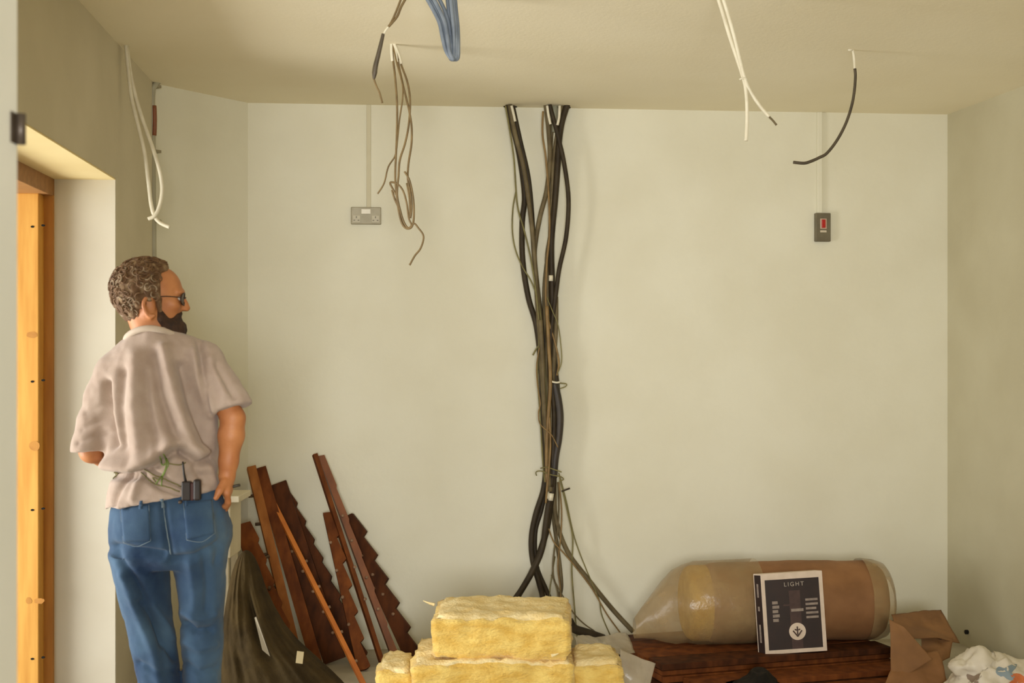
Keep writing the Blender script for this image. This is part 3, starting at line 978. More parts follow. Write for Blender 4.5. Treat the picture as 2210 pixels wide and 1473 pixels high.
board('toothed_board', (686, 985), (850, 1432), 13, mat('mid_brown_wood', (128, 74, 38), (106, 58, 30), scale=7, rough=0.5, stretch=(3, 3, 1)), 'long slim brown board with face pegs, touching the highest one', 6, 0.006, thick=0.03, turn=0.3,
      pegs=[(0.25, 0.5, 'f'), (0.4, 0.5, 'f'), (0.58, 0.3, 'f'), (0.7, 0.3, 'f')], woff=0.06, peglen=0.014)
board('toothed_board', (697, 1108), (772, 1448), 17, BROWN, 'saw-toothed brown board standing between the orange strip and the slim pair', 6, 0.022, thick=0.03, turn=0.15,
      pegs=[(0.45, 0.1, 'f'), (0.62, 0.1, 'f'), (0.28, 0.1, 'f'), (0.8, 0.1, 'f')], woff=0.14, peglen=0.012)
board('toothed_board', (738, 1118), (878, 1428), 26, BROWN_D, 'saw-toothed brown board nearest the glass wool with deep ragged teeth', 6, 0.026, thick=0.03, turn=-0.2,
      pegs=[(0.72, 0.3, 'f'), (0.58, 0.5, 'f'), (0.44, 0.6, 'f'), (0.3, 0.7, 'f'), (0.5, 0.1, 'f')], woff=0.05, peglen=0.014)

# ------------------------------------------------------------------ white cupboard behind the man, batten by the wall
cab = empty('white_cupboard', P(470, 1075, 5.55).xy.to_3d(), 'small white cupboard on thin legs, half hidden by the man', 'cupboard')
Yc = 5.55
zt = P(0, 1070, Yc).z
zb = P(0, 1204, Yc).z
xl, xr = P(405, 0, Yc).x, P(497, 0, Yc).x
m = MB()
m.box((xl, Yc, zb), (xr - xl, 0, 0), (0, 0.22, 0), (0, 0, zt - zb - 0.02))
m.build('body', WHITEF, cab, bevel=0.004)
m = MB()
m.box((xl - 0.01, Yc - 0.02, zt - 0.024), (xr - xl + 0.05, 0, 0), (0, 0.25, 0), (0, 0, 0.026))
m.build('top', WHITEF, cab, bevel=0.003)
for x in (xl + 0.01, xr - 0.035, ):
    for y in (Yc + 0.01, Yc + 0.18):
        m = MB()
        m.box((x, y, 0), (0.024, 0, 0), (0, 0.024, 0), (0, 0, zb))
        m.build('leg', WHITEF, cab)
m = MB()
m.tube([LW(0.27, -0.06, 0.0), LW(0.36, -0.015, 0.72)], 0.009, 4, 1)
bat = tag(m.build('pale_batten', WHITEF), 'thin pale batten leaning on the left wall behind the man', 'batten')

# ------------------------------------------------------------------ heaped dark cloth (old coat thrown over a short stand)
def cloth_heap():
    Yh = 5.02
    lv = [  # photo y, left x, right x, depth radius
        (1190, 522, 540, .03), (1204, 512, 550, .05), (1230, 503, 560, .07), (1270, 495, 572, .09), (1310, 489, 590, .11), (1350, 485, 612, .13),
        (1390, 482, 645, .15), (1430, 480, 690, .17), (1473, 478, 735, .19), (1520, 474, 770, .21), (1598, 468, 800, .23)]
    n = 120
    V, Fc = [], []
    src = np.array(lv, dtype=float)
    ys = np.linspace(1190, 1598, 46)
    lv = [(y, *[float(np.interp(y, src[:, 0], src[:, j])) for j in (1, 2, 3)]) for y in ys]
    ring = np.array([(math.cos(2 * math.pi * k / n) * 1.6, math.sin(2 * math.pi * k / n) * 1.6, 0) for k in range(n)])
    for i, (y, a, b, ry) in enumerate(lv):
        z = max(0.0, P(0, y, Yh).z)
        xa, xb = P(a, 0, Yh).x, P(b, 0, Yh).x
        cx, rx = (xa + xb) / 2, (xb - xa) / 2
        t = i / (len(lv) - 1)
        q = ring + [0, 0, t * 1.3]
        fo = 0.22 * (0.5 - np.abs(vnoise(q, 2.2, 61))) + 0.10 * (0.5 - np.abs(vnoise(q, 5.0, 62))) + 0.03 * vnoise(q * [1, 1, 3], 7, 63)
        for k in range(n):
            w = 2 * math.pi * k / n
            g = 0.45 * math.exp(-((w - 5.0) / 0.13) ** 2) * math.exp(-((t - 0.36) / 0.16) ** 2)
            f2 = 1 + fo[k] * min(1, t * 3 + 0.25) - g
            V.append((cx + rx * math.cos(w) * (0.75 + 0.25 * f2), Yh + ry * math.sin(w) * f2, z))
    for i in range(len(lv) - 1):
        for k in range(n):
            k2 = (k + 1) % n
            Fc.append((i * n + k, (i + 1) * n + k, (i + 1) * n + k2, i * n + k2))
    V.append((P(531, 0, Yh).x, Yh, P(0, 1186, Yh).z))
    for k in range(n):
        Fc.append((k, (k + 1) % n, len(V) - 1))
    o = make('heaped_coat', V, Fc, COAT, None, True)
    s = o.modifiers.new('subdiv', 'SUBSURF')
    s.levels = s.render_levels = 1
    return tag(o, 'dark olive coat heaped in a tall peak beside the man, against the boards', 'coat')


cloth_heap()
# pale pieces standing in for gaps at the coat where the light wall shows
m = MB()
m.hexa([P(549, 1332, 4.90), P(553, 1330, 4.90), P(553, 1330, 4.91), P(549, 1332, 4.91), P(566, 1402, 4.86), P(583, 1416, 4.86), P(583, 1416, 4.87), P(566, 1402, 4.87)])
tag(m.build('wall_gap_sliver', mat('gap_sliver_grey', (150, 140, 120), (138, 128, 108), scale=10), None), 'pale tapering sliver standing for a gap at the dark coat where the wall shows', 'gap')
m = MB()
m.box(P(641, 1404, 4.84), P(656, 1406, 4.84) - P(641, 1404, 4.84), (0, 0.004, 0), P(638, 1430, 4.82) - P(641, 1404, 4.84))
tag(m.build('wall_gap_patch', mat('gap_patch_cream', (176, 160, 122), (160, 144, 106), scale=10), None, bevel=0.001), 'small cream patch standing for a gap low at the dark coat where the wall shows', 'tag')

# ------------------------------------------------------------------ glass wool batts
def batt(x0, x1, y0, y1, z0, z1, seed, label, rot=0.0, sag=0.0, facing=True, name='glass_wool_batt', tuft=False, res=0.02, bul=0.010):
    """a soft rough-sided slab"""
    cx, cy = (x0 + x1) / 2, (y0 + y1) / 2
    nx, ny, nz = [max(2, int((b - a) / res)) for a, b in ((x0, x1), (y0, y1), (z0, z1))]
    bmx = bmesh.new()
    idx = {}

    def vert(i, j, k):
        key = (i, j, k)
        if key not in idx:
            idx[key] = bmx.verts.new((x0 + (x1 - x0) * i / nx, y0 + (y1 - y0) * j / ny, z0 + (z1 - z0) * k / nz))
        return idx[key]
    for i in range(nx):
        for j in range(ny):
            bmx.faces.new((vert(i, j, 0), vert(i, j + 1, 0), vert(i + 1, j + 1, 0), vert(i + 1, j, 0)))
            f = bmx.faces.new((vert(i, j, nz), vert(i + 1, j, nz), vert(i + 1, j + 1, nz), vert(i, j + 1, nz)))
            f.material_index = 1 if facing else 0
    for i in range(nx):
        for k in range(nz):
            bmx.faces.new((vert(i, 0, k), vert(i + 1, 0, k), vert(i + 1, 0, k + 1), vert(i, 0, k + 1)))
            bmx.faces.new((vert(i, ny, k), vert(i, ny, k + 1), vert(i + 1, ny, k + 1), vert(i + 1, ny, k)))
    for j in range(ny):
        for k in range(nz):
            bmx.faces.new((vert(0, j, k), vert(0, j, k + 1), vert(0, j + 1, k + 1), vert(0, j + 1, k)))
            bmx.faces.new((vert(nx, j, k), vert(nx, j + 1, k), vert(nx, j + 1, k + 1), vert(nx, j, k + 1)))
    bmx.verts.ensure_lookup_table()
    V = np.array([v.co[:] for v in bmx.verts])
    base = V.copy()
    uz = (base[:, 2] - z0) / (z1 - z0)
    ux = (base[:, 0] - x0) / (x1 - x0)
    uy = (base[:, 1] - y0) / (y1 - y0)
    edge = lambda u: np.maximum(0, 1 - np.minimum(u, 1 - u) / 0.12)
    # rounded soft edges
    V[:, 1] += np.where(uy < 0.01, 0.018 * edge(uz), 0)
    V[:, 2] -= np.where(uz > 0.99, 0.016 * np.maximum(edge(ux), edge(uy)), 0)
    V[:, 0] += np.where(ux < 0.01, 0.014 * edge(uz), 0) - np.where(ux > 0.99, 0.014 * edge(uz), 0)
    for s, a in ((9, bul * 1.0), (22, bul * 0.8), (60, bul * 0.55)):
        for ax in range(3):
            V[:, ax] += a * vnoise(base * [1, 1, 1.6], s, seed * 7 + ax + s)
    V[:, 2] -= sag * np.sin(np.pi * ux) * uz
    V[:, 2] = np.maximum(V[:, 2], 0.0)
    c, s = math.cos(rot), math.sin(rot)
    X, Y = V[:, 0] - cx, V[:, 1] - cy
    V[:, 0], V[:, 1] = cx + c * X - s * Y, cy + s * X + c * Y
    for v, co in zip(bmx.verts, V):
        v.co = co
    me = bpy.data.meshes.new(name)
    bmx.to_mesh(me)
    bmx.free()
    me.polygons.foreach_set('use_smooth', [True] * len(me.polygons))
    o = link_mesh(name, me, WOOL)
    me.materials.append(WOOL_T)
    tag(o, label, 'insulation', 'glass wool batts in the pile')
    return o


Yg = 4.8
def gx(px):
    return P(px, 0, Yg).x
def gz(py):
    return P(0, py, Yg).z


z_top = gz(1326)
z_a = gz(1424)
z_b = z_a - 0.17
bt = batt(gx(935), gx(1232), Yg, Yg + 0.42, z_a, z_top, 3, 'topmost yellow glass wool batt of the pile', rot=-0.03, sag=0.004)
bt2 = batt(gx(886), gx(1232), Yg - 0.03, Yg + 0.42, z_b, z_a + 0.004, 5, 'yellow glass wool batt directly under the topmost one', rot=0.02, sag=0.002)
bt3 = batt(gx(830), gx(1330), Yg - 0.05, Yg + 0.44, 0.0, z_b + 0.006, 9, 'bottom yellow glass wool batt on the floor under the pile', rot=0.0, res=0.03)
bt4 = batt(gx(806), gx(884), Yg + 0.04, Yg + 0.34, z_b, gz(1446), 11, 'small pale yellow glass wool offcut beside the coat end of the pile', rot=0.02, res=0.018)
bt5 = batt(gx(1236), gx(1346), Yg + 0.02, Yg + 0.34, z_b, gz(1432), 13, 'yellow glass wool offcut under the grey polythene end of the pile', rot=-0.02, res=0.018)
# loose tufts of fibre on the batts
for (px, py, dx, dy, par) in ((938, 1304, -26, -9, bt), (1190, 1414, 16, -5, bt2)):
    a = P(px, py, Yg + (0.36 if py < 1320 else -0.012))
    MB().tube([a, a + Vector((dx * 0.5, 0, -dy * 0.4)) * 0.0017, a + Vector((dx, 0, -dy)) * 0.0017], lambda t: 0.007 * (1 - 0.8 * t), 6, 4).build('tuft', WOOL_T, par, True)

# ------------------------------------------------------------------ stack of brown boards under the roll
st0 = PF(1412, 1478, 0.0)           # front left foot of the stack
st0 = Vector((0.635, 5.757, 0))
sdir = (Vector((1.76, 6.11, 0)) - st0).normalized()
sin_ = Vector((-sdir.y, sdir.x, 0))
SL = 1.16
lay_h = 0.027
zs = 0.0
for layer in range(4):
    for row in range(4):
        jit = random.uniform(-0.02, 0.02)
        o0 = st0 + sdir * (jit + (0.03 if layer == 1 else 0)) + sin_ * (row * 0.155 + (0.022 if layer in (0, 2) and row == 0 else 0) + random.uniform(0, 0.004)) + Vector((0, 0, layer * lay_h))
        m = MB()
        m.box(o0, sdir * (SL - random.uniform(0, 0.03)), sin_ * 0.147, (0, 0, lay_h - (0.007 if layer % 2 == 0 else 0.0005)))
        names = ('bottom', 'second', 'third', 'top')
        rows = ('front', 'second', 'third', 'rear')
        tag(m.build('stacked_plank', BROWN if (layer + row) % 3 else BROWN_D, None, bevel=0.002),
            'brown plank in the %s layer under the wrapped roll, %s' % (names[layer], ('front row', 'second row from the front', 'second row from the wall', 'row against the wall')[row]),
            'plank', 'planks stacked under the roll')
z_st = 4 * lay_h
for i, (v0, z0, u0, mt) in enumerate(((-0.160, 0.0, 0.06, BROWN_D), (-0.325, 0.0, 0.02, BROWN), (-0.165, lay_h, 0.10, BROWN))):
    m = MB()
    m.box(st0 + sdir * u0 + sin_ * v0 + Vector((0, 0, z0)), sdir * (SL - 0.06), sin_ * 0.150, (0, 0, lay_h - 0.003))
    tag(m.build('stacked_plank', mt, None, bevel=0.002),
        ('brown plank lying flat on the floor against the foot of the plank stack', 'brown plank lying flat on the floor, furthest out from the plank stack', 'brown plank lying on a floor plank at the foot of the stack')[i],
        'plank', 'planks stacked under the roll')


def ST(u, v, z=0.0):
    return st0 + sdir * u + sin_ * v + Vector((0, 0, z_st + z))


# ------------------------------------------------------------------ the wrapped insulation roll
RR = 0.180
axd = Vector((1, 0.10, 0)).normalized()
c0 = ST(0.29, 0.385, RR)          # left end centre
c1 = c0 + axd * 0.92
roll = empty('insulation_roll', (c0 + c1) / 2 - Vector((0, 0, RR)), 'large insulation roll in brown paper and clear polythene lying on the planks', 'insulation')
ax_v = Vector((0, 0, 1))
ax_h = axd.cross(ax_v).normalized()   # towards the camera


def lathe(stations, segs=56, seed=0, amp=0.0, flat=0.0):
    """stations: (distance along axis, radius, drop)"""
    V, Fc = [], []
    for (u, r, drop) in stations:
        u = u * 0.995
        for k in range(segs):
            w = 2 * math.pi * k / segs
            V.append(c0 + axd * u + (ax_h * math.cos(w) + ax_v * math.sin(w)) * r - Vector((0, 0, drop)))
    n = len(stations)
    for i in range(n - 1):
        for k in range(segs):
            k2 = (k + 1) % segs
            Fc.append((i * segs + k, i * segs + k2, (i + 1) * segs + k2, (i + 1) * segs + k))
    Fc.append(tuple(range(segs))[::-1])
    Fc.append(tuple((n - 1) * segs + k for k in range(segs)))
    A = np.array([v[:] for v in V])
    if amp:
        for s, a in ((5, 1.0), (12, 0.6), (30, 0.3)):
            nn = vnoise(A, s, seed + s) * amp * a
            cc = np.array(c0[:])
            ad = np.array(axd[:])
            rel = A - cc
            rad = rel - np.outer(rel @ ad, ad)
            rad /= (np.linalg.norm(rad, axis=1)[:, None] + 1e-9)
            A = A + rad * nn[:, None]
    A[:, 2] = np.maximum(A[:, 2], z_st + 0.001)
    return A, Fc


st = [(0.0, 0.06, 0), (0.0, 0.12, 0), (0.002, RR - 0.035, 0), (0.012, RR - 0.018, 0), (0.03, RR - 0.008, 0), (0.2, RR - 0.006, 0), (0.4, RR - 0.006, 0), (0.88, RR - 0.006, 0), (0.915, RR - 0.02, 0), (0.92, 0.1, 0)]
A, Fc = lathe(st, 56, 4, 0.004)
make('wool_core', A, Fc, mat('dull_yellow_wool', (206, 168, 84), (188, 146, 64), scale=14, rough=1.0, bump=0.6, bscale=70), roll, True)
st = [(0.10, RR - 0.004, 0), (0.13, RR + 0.004, 0)] + [(0.13 + 0.75 * i / 16, RR + 0.004, 0) for i in range(1, 17)] + [(0.90, RR - 0.002, 0), (0.925, RR - 0.02, 0), (0.932, RR - 0.06, 0), (0.934, 0.06, 0)]
A, Fc = lathe(st, 72, 8, 0.006)
make('paper_wrap', A, Fc, KRAFT, roll, True)
# polythene sleeve, drawn out to a tail on the left and gathered on the right
tail = (PF(1362, 1402, 0.16) - c0)
tu = tail.dot(axd)
st = [(-0.235, 0.045, 0.115), (-0.20, 0.07, 0.09), (-0.15, 0.105, 0.06), (-0.10, 0.14, 0.035), (-0.05, 0.17, 0.015), (0.0, RR + 0.0, 0.004), (0.05, RR + 0.010, 0), (0.25, RR + 0.011, 0), (0.34, RR + 0.012, 0)]
A, Fc = lathe(st, 64, 21, 0.008)
make('polythene_sleeve', A, Fc[:-2], FILM, roll, True)
st = [(0.84, RR + 0.006, 0), (0.90, RR + 0.006, 0), (0.935, RR - 0.006, 0), (0.955, RR - 0.03, 0), (0.962, RR - 0.07, 0.01)]
A, Fc = lathe(st, 64, 33, 0.012)
make('polythene_end', A, Fc[:-2], FILM, roll, True)


# crumpled sheet builder
def crumple(name, corners, mat_, seed, amp, label, cat, n=26, solid=0.003, parent=None, zmin=0.0, fine=1.0, group=None):
    """a crumpled sheet spanning four corner points (a, b, c, d in order)"""
    a, b, c, d = [Vector(p) for p in corners]
    V = []
    for i in range(n + 1):
        for j in range(n + 1):
            u, v = i / n, j / n
            V.append((a * (1 - u) + b * u) * (1 - v) + (d * (1 - u) + c * u) * v)
    A = np.array([v[:] for v in V])
    nr = (b - a).cross(d - a).normalized()
    base = A.copy()
    disp = np.zeros(len(A))
    for s, w in ((4, 1.0), (9, 0.55), (20, 0.25 * fine)):
        q = vnoise(base, s, seed + s)
        disp += w * (1 - 2 * np.abs(q))        # ridged, like creased paper
    A += np.outer(disp * amp, np.array(nr[:]))
    A[:, 0] += amp * 0.5 * vnoise(base, 7, seed + 91)
    A[:, 2] += amp * 0.4 * vnoise(base, 7, seed + 92)
    A[:, 2] = np.maximum(A[:, 2], zmin + 0.002)
    Fc = [(i * (n + 1) + j, (i + 1) * (n + 1) + j, (i + 1) * (n + 1) + j + 1, i * (n + 1) + j + 1) for i in range(n) for j in range(n)]
    o = make(name, A, Fc, mat_, parent, True)
    if solid:
        s = o.modifiers.new('thickness', 'SOLIDIFY')
        s.thickness = solid
    if label:
        tag(o, label, cat, group)
    return o


# torn kraft paper heap at the right end of the roll
Yp = 5.9
KP = 'sheets of torn brown paper beside the roll'
PAPER = mat('brown_paper_shaded', (138, 98, 58), (116, 80, 46), scale=6, rough=0.8, bump=0.35, bscale=14)  # darker than the kraft wrap, with the heap's shade put into the colour
crumple('kraft_paper_sheet', [P(1922, 1322, 6.12), P(2030, 1312, 6.2), P(2072, 1384, 5.98), P(1945, 1366, 5.86)], PAPER, 3, 0.010, 'torn brown paper sheet jutting out flat past the end of the roll', 'paper', group=KP)
crumple('kraft_paper_sheet', [P(1918, 1335, 5.80), P(1948, 1352, 5.78), P(2012, 1420, 5.72), P(1926, 1478, 5.70)], PAPER, 13, 0.012, 'crumpled brown paper sheet hanging down in front of the roll end', 'paper', group=KP)
crumple('kraft_paper_sheet', [P(1930, 1425, 5.74), P(2022, 1402, 5.80), P(2062, 1500, 5.62), P(1900, 1500, 5.58)], mat('kraft_paper_dark', (140, 98, 58), (118, 80, 44), scale=6, rough=0.8, bump=0.35, bscale=14), 23, 0.022, 'dark crumpled brown paper sheet heaped on the floor beside the carrier bag', 'paper', group=KP)
crumple('kraft_paper_sheet', [P(1985, 1368, 6.0), P(2058, 1382, 5.98), P(2048, 1420, 5.9), P(1990, 1440, 5.82)], PAPER, 33, 0.016, 'small brown paper scrap under the jutting sheet', 'paper', group=KP, n=16)
# grey polythene bunched between the wool and the planks
crumple('polythene_sheet', [P(1336, 1400, 5.62), P(1416, 1428, 5.60), P(1398, 1500, 5.5), P(1344, 1500, 5.5)], FILM_G, 43, 0.016, 'bunched grey polythene between the glass wool and the plank stack', 'polythene', solid=0.0015)
crumple('polythene_scrap', [P(1240, 1372, 5.9), P(1352, 1362, 6.2), P(1372, 1402, 6.0), P(1250, 1416, 5.7)], FILM_G, 53, 0.012, 'grey polythene scrap on the floor at the fan of wires', 'polythene', solid=0.0015)


# white carrier bag
def carrier_bag():
    Yb_ = 5.55
    f = Field((1.75, 5.2, -0.02), (2.4, 5.95, 0.42), 0.009)
    c = P(2140, 1462, Yb_)
    f.ell(c + Vector((0, 0, -0.02)), (0.13, 0.12, 0.085), k=0.03)
    f.ell(P(2085, 1436, Yb_), (0.055, 0.07, 0.035), k=0.03)
    f.ell(P(2185, 1470, Yb_), (0.10, 0.10, 0.07), k=0.03)
    f.ell(P(2110, 1428, Yb_), (0.045, 0.06, 0.035), k=0.03)
    f.ell(c + Vector((0, 0, -0.08)), (0.18, 0.14, 0.09), k=0.04)
    V, Q = f.mesh()
    N = vnormals(V, Q)
    d = 0.0
    for s, a in ((9, 0.024), (20, 0.016), (48, 0.006)):
        d = d + a * (1 - 2 * np.abs(vnoise(V, s, s + 4)))
    V = V + N * d[:, None]
    V[:, 2] = np.maximum(V[:, 2], 0.001)
    o = make('carrier_bag', V, Q, BAGW, None, True)
    tag(o, 'crumpled white carrier bag with blue and orange print by the right wall', 'bag')
    bvh = BVHTree.FromPolygons([Vector(v) for v in V], [tuple(int(i) for i in q) for q in Q])
    for (px, py, w, h, mt) in ((2172, 1450, 17, 13, BAGB), (2200, 1466, 20, 10, BAGO), (2102, 1464, 12, 9, mat('grey_bag_print', (150, 132, 116), (140, 122, 106), scale=20))):
        Vv, Ff = [], []
        n = 8
        ok = True
        for i in range(n + 1):
            for j in range(n + 1):
                a, b = 2 * i / n - 1, 2 * j / n - 1
                wob = 1 + 0.35 * math.sin(3.1 * math.atan2(b, a + 1e-6) + px)
                xx, yy = px + w * a * wob, py + h * b * wob
                dd = Vector(((xx - CX) / F, 1, (CY - yy) / F)).normalized()
                loc, nn, _, _ = bvh.ray_cast(Vector((0, 0, CAMZ)), dd)
                if loc is None:
                    ok = False
                    continue
                Vv.append(loc + nn * 0.0015)
        if not ok:
            continue
        for i in range(n):
            for j in range(n):
                Ff.append((i * (n + 1) + j, (i + 1) * (n + 1) + j, (i + 1) * (n + 1) + j + 1, i * (n + 1) + j + 1))
        make('print_patch', Vv, Ff, mt, o, True)
    return o


carrier_bag()


# black bundle in front of the planks
def black_bundle():
    f = Field((0.85, 5.4, -0.02), (1.3, 5.8, 0.25), 0.008)
    f.ell(P(1640, 1466, 5.66), (0.06, 0.07, 0.045), k=0.03)
    f.ell(P(1632, 1492, 5.64), (0.10, 0.09, 0.06), k=0.03)
    f.ell(P(1610, 1500, 5.62), (0.08, 0.08, 0.05), k=0.03)
    V, Q = f.mesh()
    N = vnormals(V, Q)
    V = V + N * (0.008 * (1 - 2 * np.abs(vnoise(V, 18, 5))) + 0.004 * vnoise(V, 50, 6))[:, None]
    V[:, 2] = np.maximum(V[:, 2], 2 * lay_h)
    o = make('black_bundle', V, Q, BLACKB, None, True)
    tag(o, 'small crumpled black bundle on the floor before the plank stack', 'bundle')


black_bundle()

# ------------------------------------------------------------------ dark printed box leaning by the roll
def printed_box():
    Yx = 5.97
    bl = P(1652, 1412, Yx)
    br = P(1785, 1403, Yx + 0.02)
    tl = P(1637, 1240, Yx + 0.02)
    ux = (br - bl)
    W = ux.length
    ux.normalize()
    uz = (tl - bl)
    Hh = uz.length
    uz = (uz - ux * uz.dot(ux)).normalized()
    un = ux.cross(uz).normalized()
    if un.y > 0:
        un = -un                                  # towards the camera
    dp = 0.042
    zoff = max(0.0, 0)
    o_ = bl.copy()
    root = empty('printed_box', o_, 'dark brown printed box with white edges leaning before the roll', 'box')
    side = (-un * 1.0 - ux * 0.62).normalized()   # the box runs back and to the left so that its flank shows

    def bx(name, u0, u1, v0, v1, d0, d1, material, parent=root, bevel=0.0):
        m = MB()
        m.box(o_ + ux * u0 + uz * v0 + un * d0, ux * (u1 - u0), un * (d1 - d0), uz * (v1 - v0))
        return m.build(name, material, parent, bevel=bevel)
    m = MB()
    m.box(o_, ux * W, side * dp, uz * Hh)
    m.build('carton', BOXD, root, bevel=0.002)
    e = 0.017
    fr_ = []
    m = MB()
    for (u0, u1, v0, v1) in ((0, e, 0, Hh), (W - e, W, 0, Hh), (e, W - e, 0, e), (e, W - e, Hh - e * 1.5, Hh)):
        m.box(o_ + ux * u0 + uz * v0, ux * (u1 - u0), un * 0.002, uz * (v1 - v0))
    # white lid edge on the top and the flank's far edge
    m.box(o_ + uz * (Hh - 0.004), ux * W, side * dp, uz * 0.006)
    m.box(o_ + side * dp * 0.93 - ux * 0.001, ux * 0.002, side * dp * 0.07, uz * Hh)
    m.build('white_edging', BOXE, root)
    for v0, v1 in ((0.05, 0.13), (0.19, 0.21), (0.25, 0.31)):
        m = MB()
        m.box(o_ + side * dp * 0.4 + uz * v0 - ux * 0.0015, ux * 0.002, side * dp * 0.2, uz * (v1 - v0))
        m.build('flank_print', PRINT, root)
    panel = bx('front_panel', e, W - e, e, Hh - e * 1.5, 0, 0.0012, BOXD)
    band = bx('centre_band', W * 0.44, W * 0.62, e, Hh * 0.78, 0.0012, 0.0018, PRINT_D, panel)

    def txt(body, size, u, v, material, align='CENTER', space=1.3):
        cu = bpy.data.curves.new('lettering', 'FONT')
        cu.body = body
        cu.size = size
        cu.align_x = align
        cu.space_character = space
        cu.extrude = 0.0004
        tmp = bpy.data.objects.new('tmp_text', cu)
        COL.objects.link(tmp)
        dg = bpy.context.evaluated_depsgraph_get()
        me = bpy.data.meshes.new_from_object(tmp.evaluated_get(dg))
        bpy.data.objects.remove(tmp)
        M = Matrix((ux, uz, un)).transposed().to_4x4()
        M.translation = o_ + ux * u + uz * v + un * 0.0022
        me.transform(M)
        me.materials.clear()
        return link_mesh('lettering', me, material, panel)
    txt('LIGHT', 0.026, W * 0.53, Hh * 0.835, mat('title_print', (176, 164, 150), (164, 152, 138), scale=40), space=1.35)
    # blocks of small print
    for k in range(5):
        bx('print_line', W * 0.16, W * (0.27 if k % 2 else 0.25), Hh * (0.40 + 0.055 * k), Hh * (0.437 + 0.055 * k), 0.0012, 0.0018, PRINT, panel)
    for k in range(5):
        bx('print_line', W * 0.70, W * (0.90 if k != 2 else 0.87), Hh * (0.42 + 0.055 * k), Hh * (0.448 + 0.055 * k), 0.0012, 0.0018, PRINT, panel)
    bx('print_line', W * 0.46, W * 0.66, Hh * 0.515, Hh * 0.55, 0.0018, 0.0024, PRINT, panel)
    bx('print_line', W * 0.34, W * 0.62, Hh * 0.59, Hh * 0.61, 0.0018, 0.0024, PRINT_D, panel)
    # round badge with an inverted-triangle mark
    n = 28
    cc = o_ + ux * W * 0.54 + uz * Hh * 0.265 + un * 0.0018

    def disc(name, r, lift, material, parent, n=28):
        m = MB()
        ring = [cc + ux * r * math.cos(2 * math.pi * k / n) + uz * r * math.sin(2 * math.pi * k / n) + un * lift for k in range(n)]
        m.add(ring + [p - un * 0.0016 for p in ring], [tuple(range(n))] + [(k, n + k, n + (k + 1) % n, (k + 1) % n) for k in range(n)])
        return m.build(name, material, parent)
    badge = disc('badge', 0.038, 0.0012, BOXE, panel)
    m = MB()
    for a, b in (((-0.020, 0.004), (0.0, -0.022)), ((0.0, -0.022), (0.020, 0.004)), ((0.0, 0.022), (0.0, -0.014)), ((-0.012, 0.010), (-0.004, 0.006)), ((0.004, 0.006), (0.012, 0.010))):
        pa, pb = [cc + ux * q[0] + uz * q[1] + un * 0.0012 for q in (a, b)]
        m.tube([pa, pb], 0.0032, 6, 1)
    m.build('badge_mark', PRINT_D, badge)


printed_box()

# ------------------------------------------------------------------ the man
Ym = 4.2


def Mp(px, py, dy=0.0):
    return P(px, py, Ym + dy)


def mz(py):
    return P(0, py, Ym).z


def mx(px):
    return P(px, 0, Ym).x


SC = F / Ym          # pixels per metre at the man
man = empty('person', (mx(372), Ym, 0), 'man in a taupe short-sleeved shirt and blue jeans, seen from behind, looking sideways', 'person')

# --- head frame: he looks to his right
ha = math.radians(13)
hf = Vector((math.cos(ha), math.sin(ha), 0))
hu = Vector((0, 0, 1))
tilt = math.radians(-3)
hf, hu = (hf * math.cos(tilt) + hu * math.sin(tilt)), (hu * math.cos(tilt) - hf * math.sin(tilt))
hr = hf.cross(hu).normalized()      # his right, towards the camera
HC = Mp(324, 643)


def hl(f, r, u):
    return HC + hf * f + hr * r + hu * u


HX = (hf, hr, hu)
# --- joints
sh_r, el_r, wr_r = Mp(437, 780, 0.006), Mp(503, 902, -0.03), Mp(490, 1026, -0.03)
sh_l, el_l, wr_l = Mp(246, 805, 0.0), Mp(197, 972, -0.01), Mp(292, 1000, 0.235)

body = Field((mx(140), Ym - 0.30, 0.0), (mx(552), Ym + 0.42, 1.80), 0.0055)
# torso, neck, pelvis
body.stack([(mz(1200), mx(366), Ym, .125, .08), (mz(1120), mx(365), Ym, .138, .088), (mz(1050), mx(360), Ym, .128, .078), (mz(1000), mx(357), Ym, .125, .076),
            (mz(900), mx(348), Ym + .01, .135, .078), (mz(830), mx(341), Ym + .01, .138, .078), (mz(780), mx(341), Ym + .006, .125, .070), (mz(745), mx(342), Ym, .085, .058)], k=0.02)
body.cone(Mp(341, 745, 0.0), hl(-0.022, 0, -0.03), 0.062, 0.056, 0.03)
body.cone(Mp(341, 768, .01), sh_r, 0.045, 0.040, 0.02).cone(Mp(341, 768, .01), sh_l, 0.045, 0.040, 0.02)
# legs and feet
for pts, toe in (([Mp(308, 1190), Mp(316, 1300, -.008), Mp(325, 1350, -.008), Mp(346, 1473, -.008), Mp(360, 1690)], Mp(358, 1735, 0.15)), ([Mp(424, 1190), Mp(434, 1300, .008), Mp(435, 1350, .008), Mp(435, 1473, .008), Mp(438, 1690)], Mp(446, 1735, 0.15))):
    body.chain(pts, [0.054, 0.034, 0.028, 0.032, 0.032], 0.01)
    body.cone(pts[-1], toe, 0.034, 0.026, 0.02)
# arms
body.chain([sh_r, (sh_r + el_r) / 2, el_r], [0.042, 0.041, 0.036], 0.015)
body.chain([el_r, el_r.lerp(wr_r, 0.3), el_r.lerp(wr_r, 0.75), wr_r], [0.036, 0.039, 0.029, 0.0255], 0.015)
body.chain([sh_l, (sh_l + el_l) / 2, el_l], [0.048, 0.042, 0.036], 0.015)
body.chain([el_l, el_l.lerp(wr_l, 0.3), wr_l], [0.036, 0.038, 0.026], 0.015)
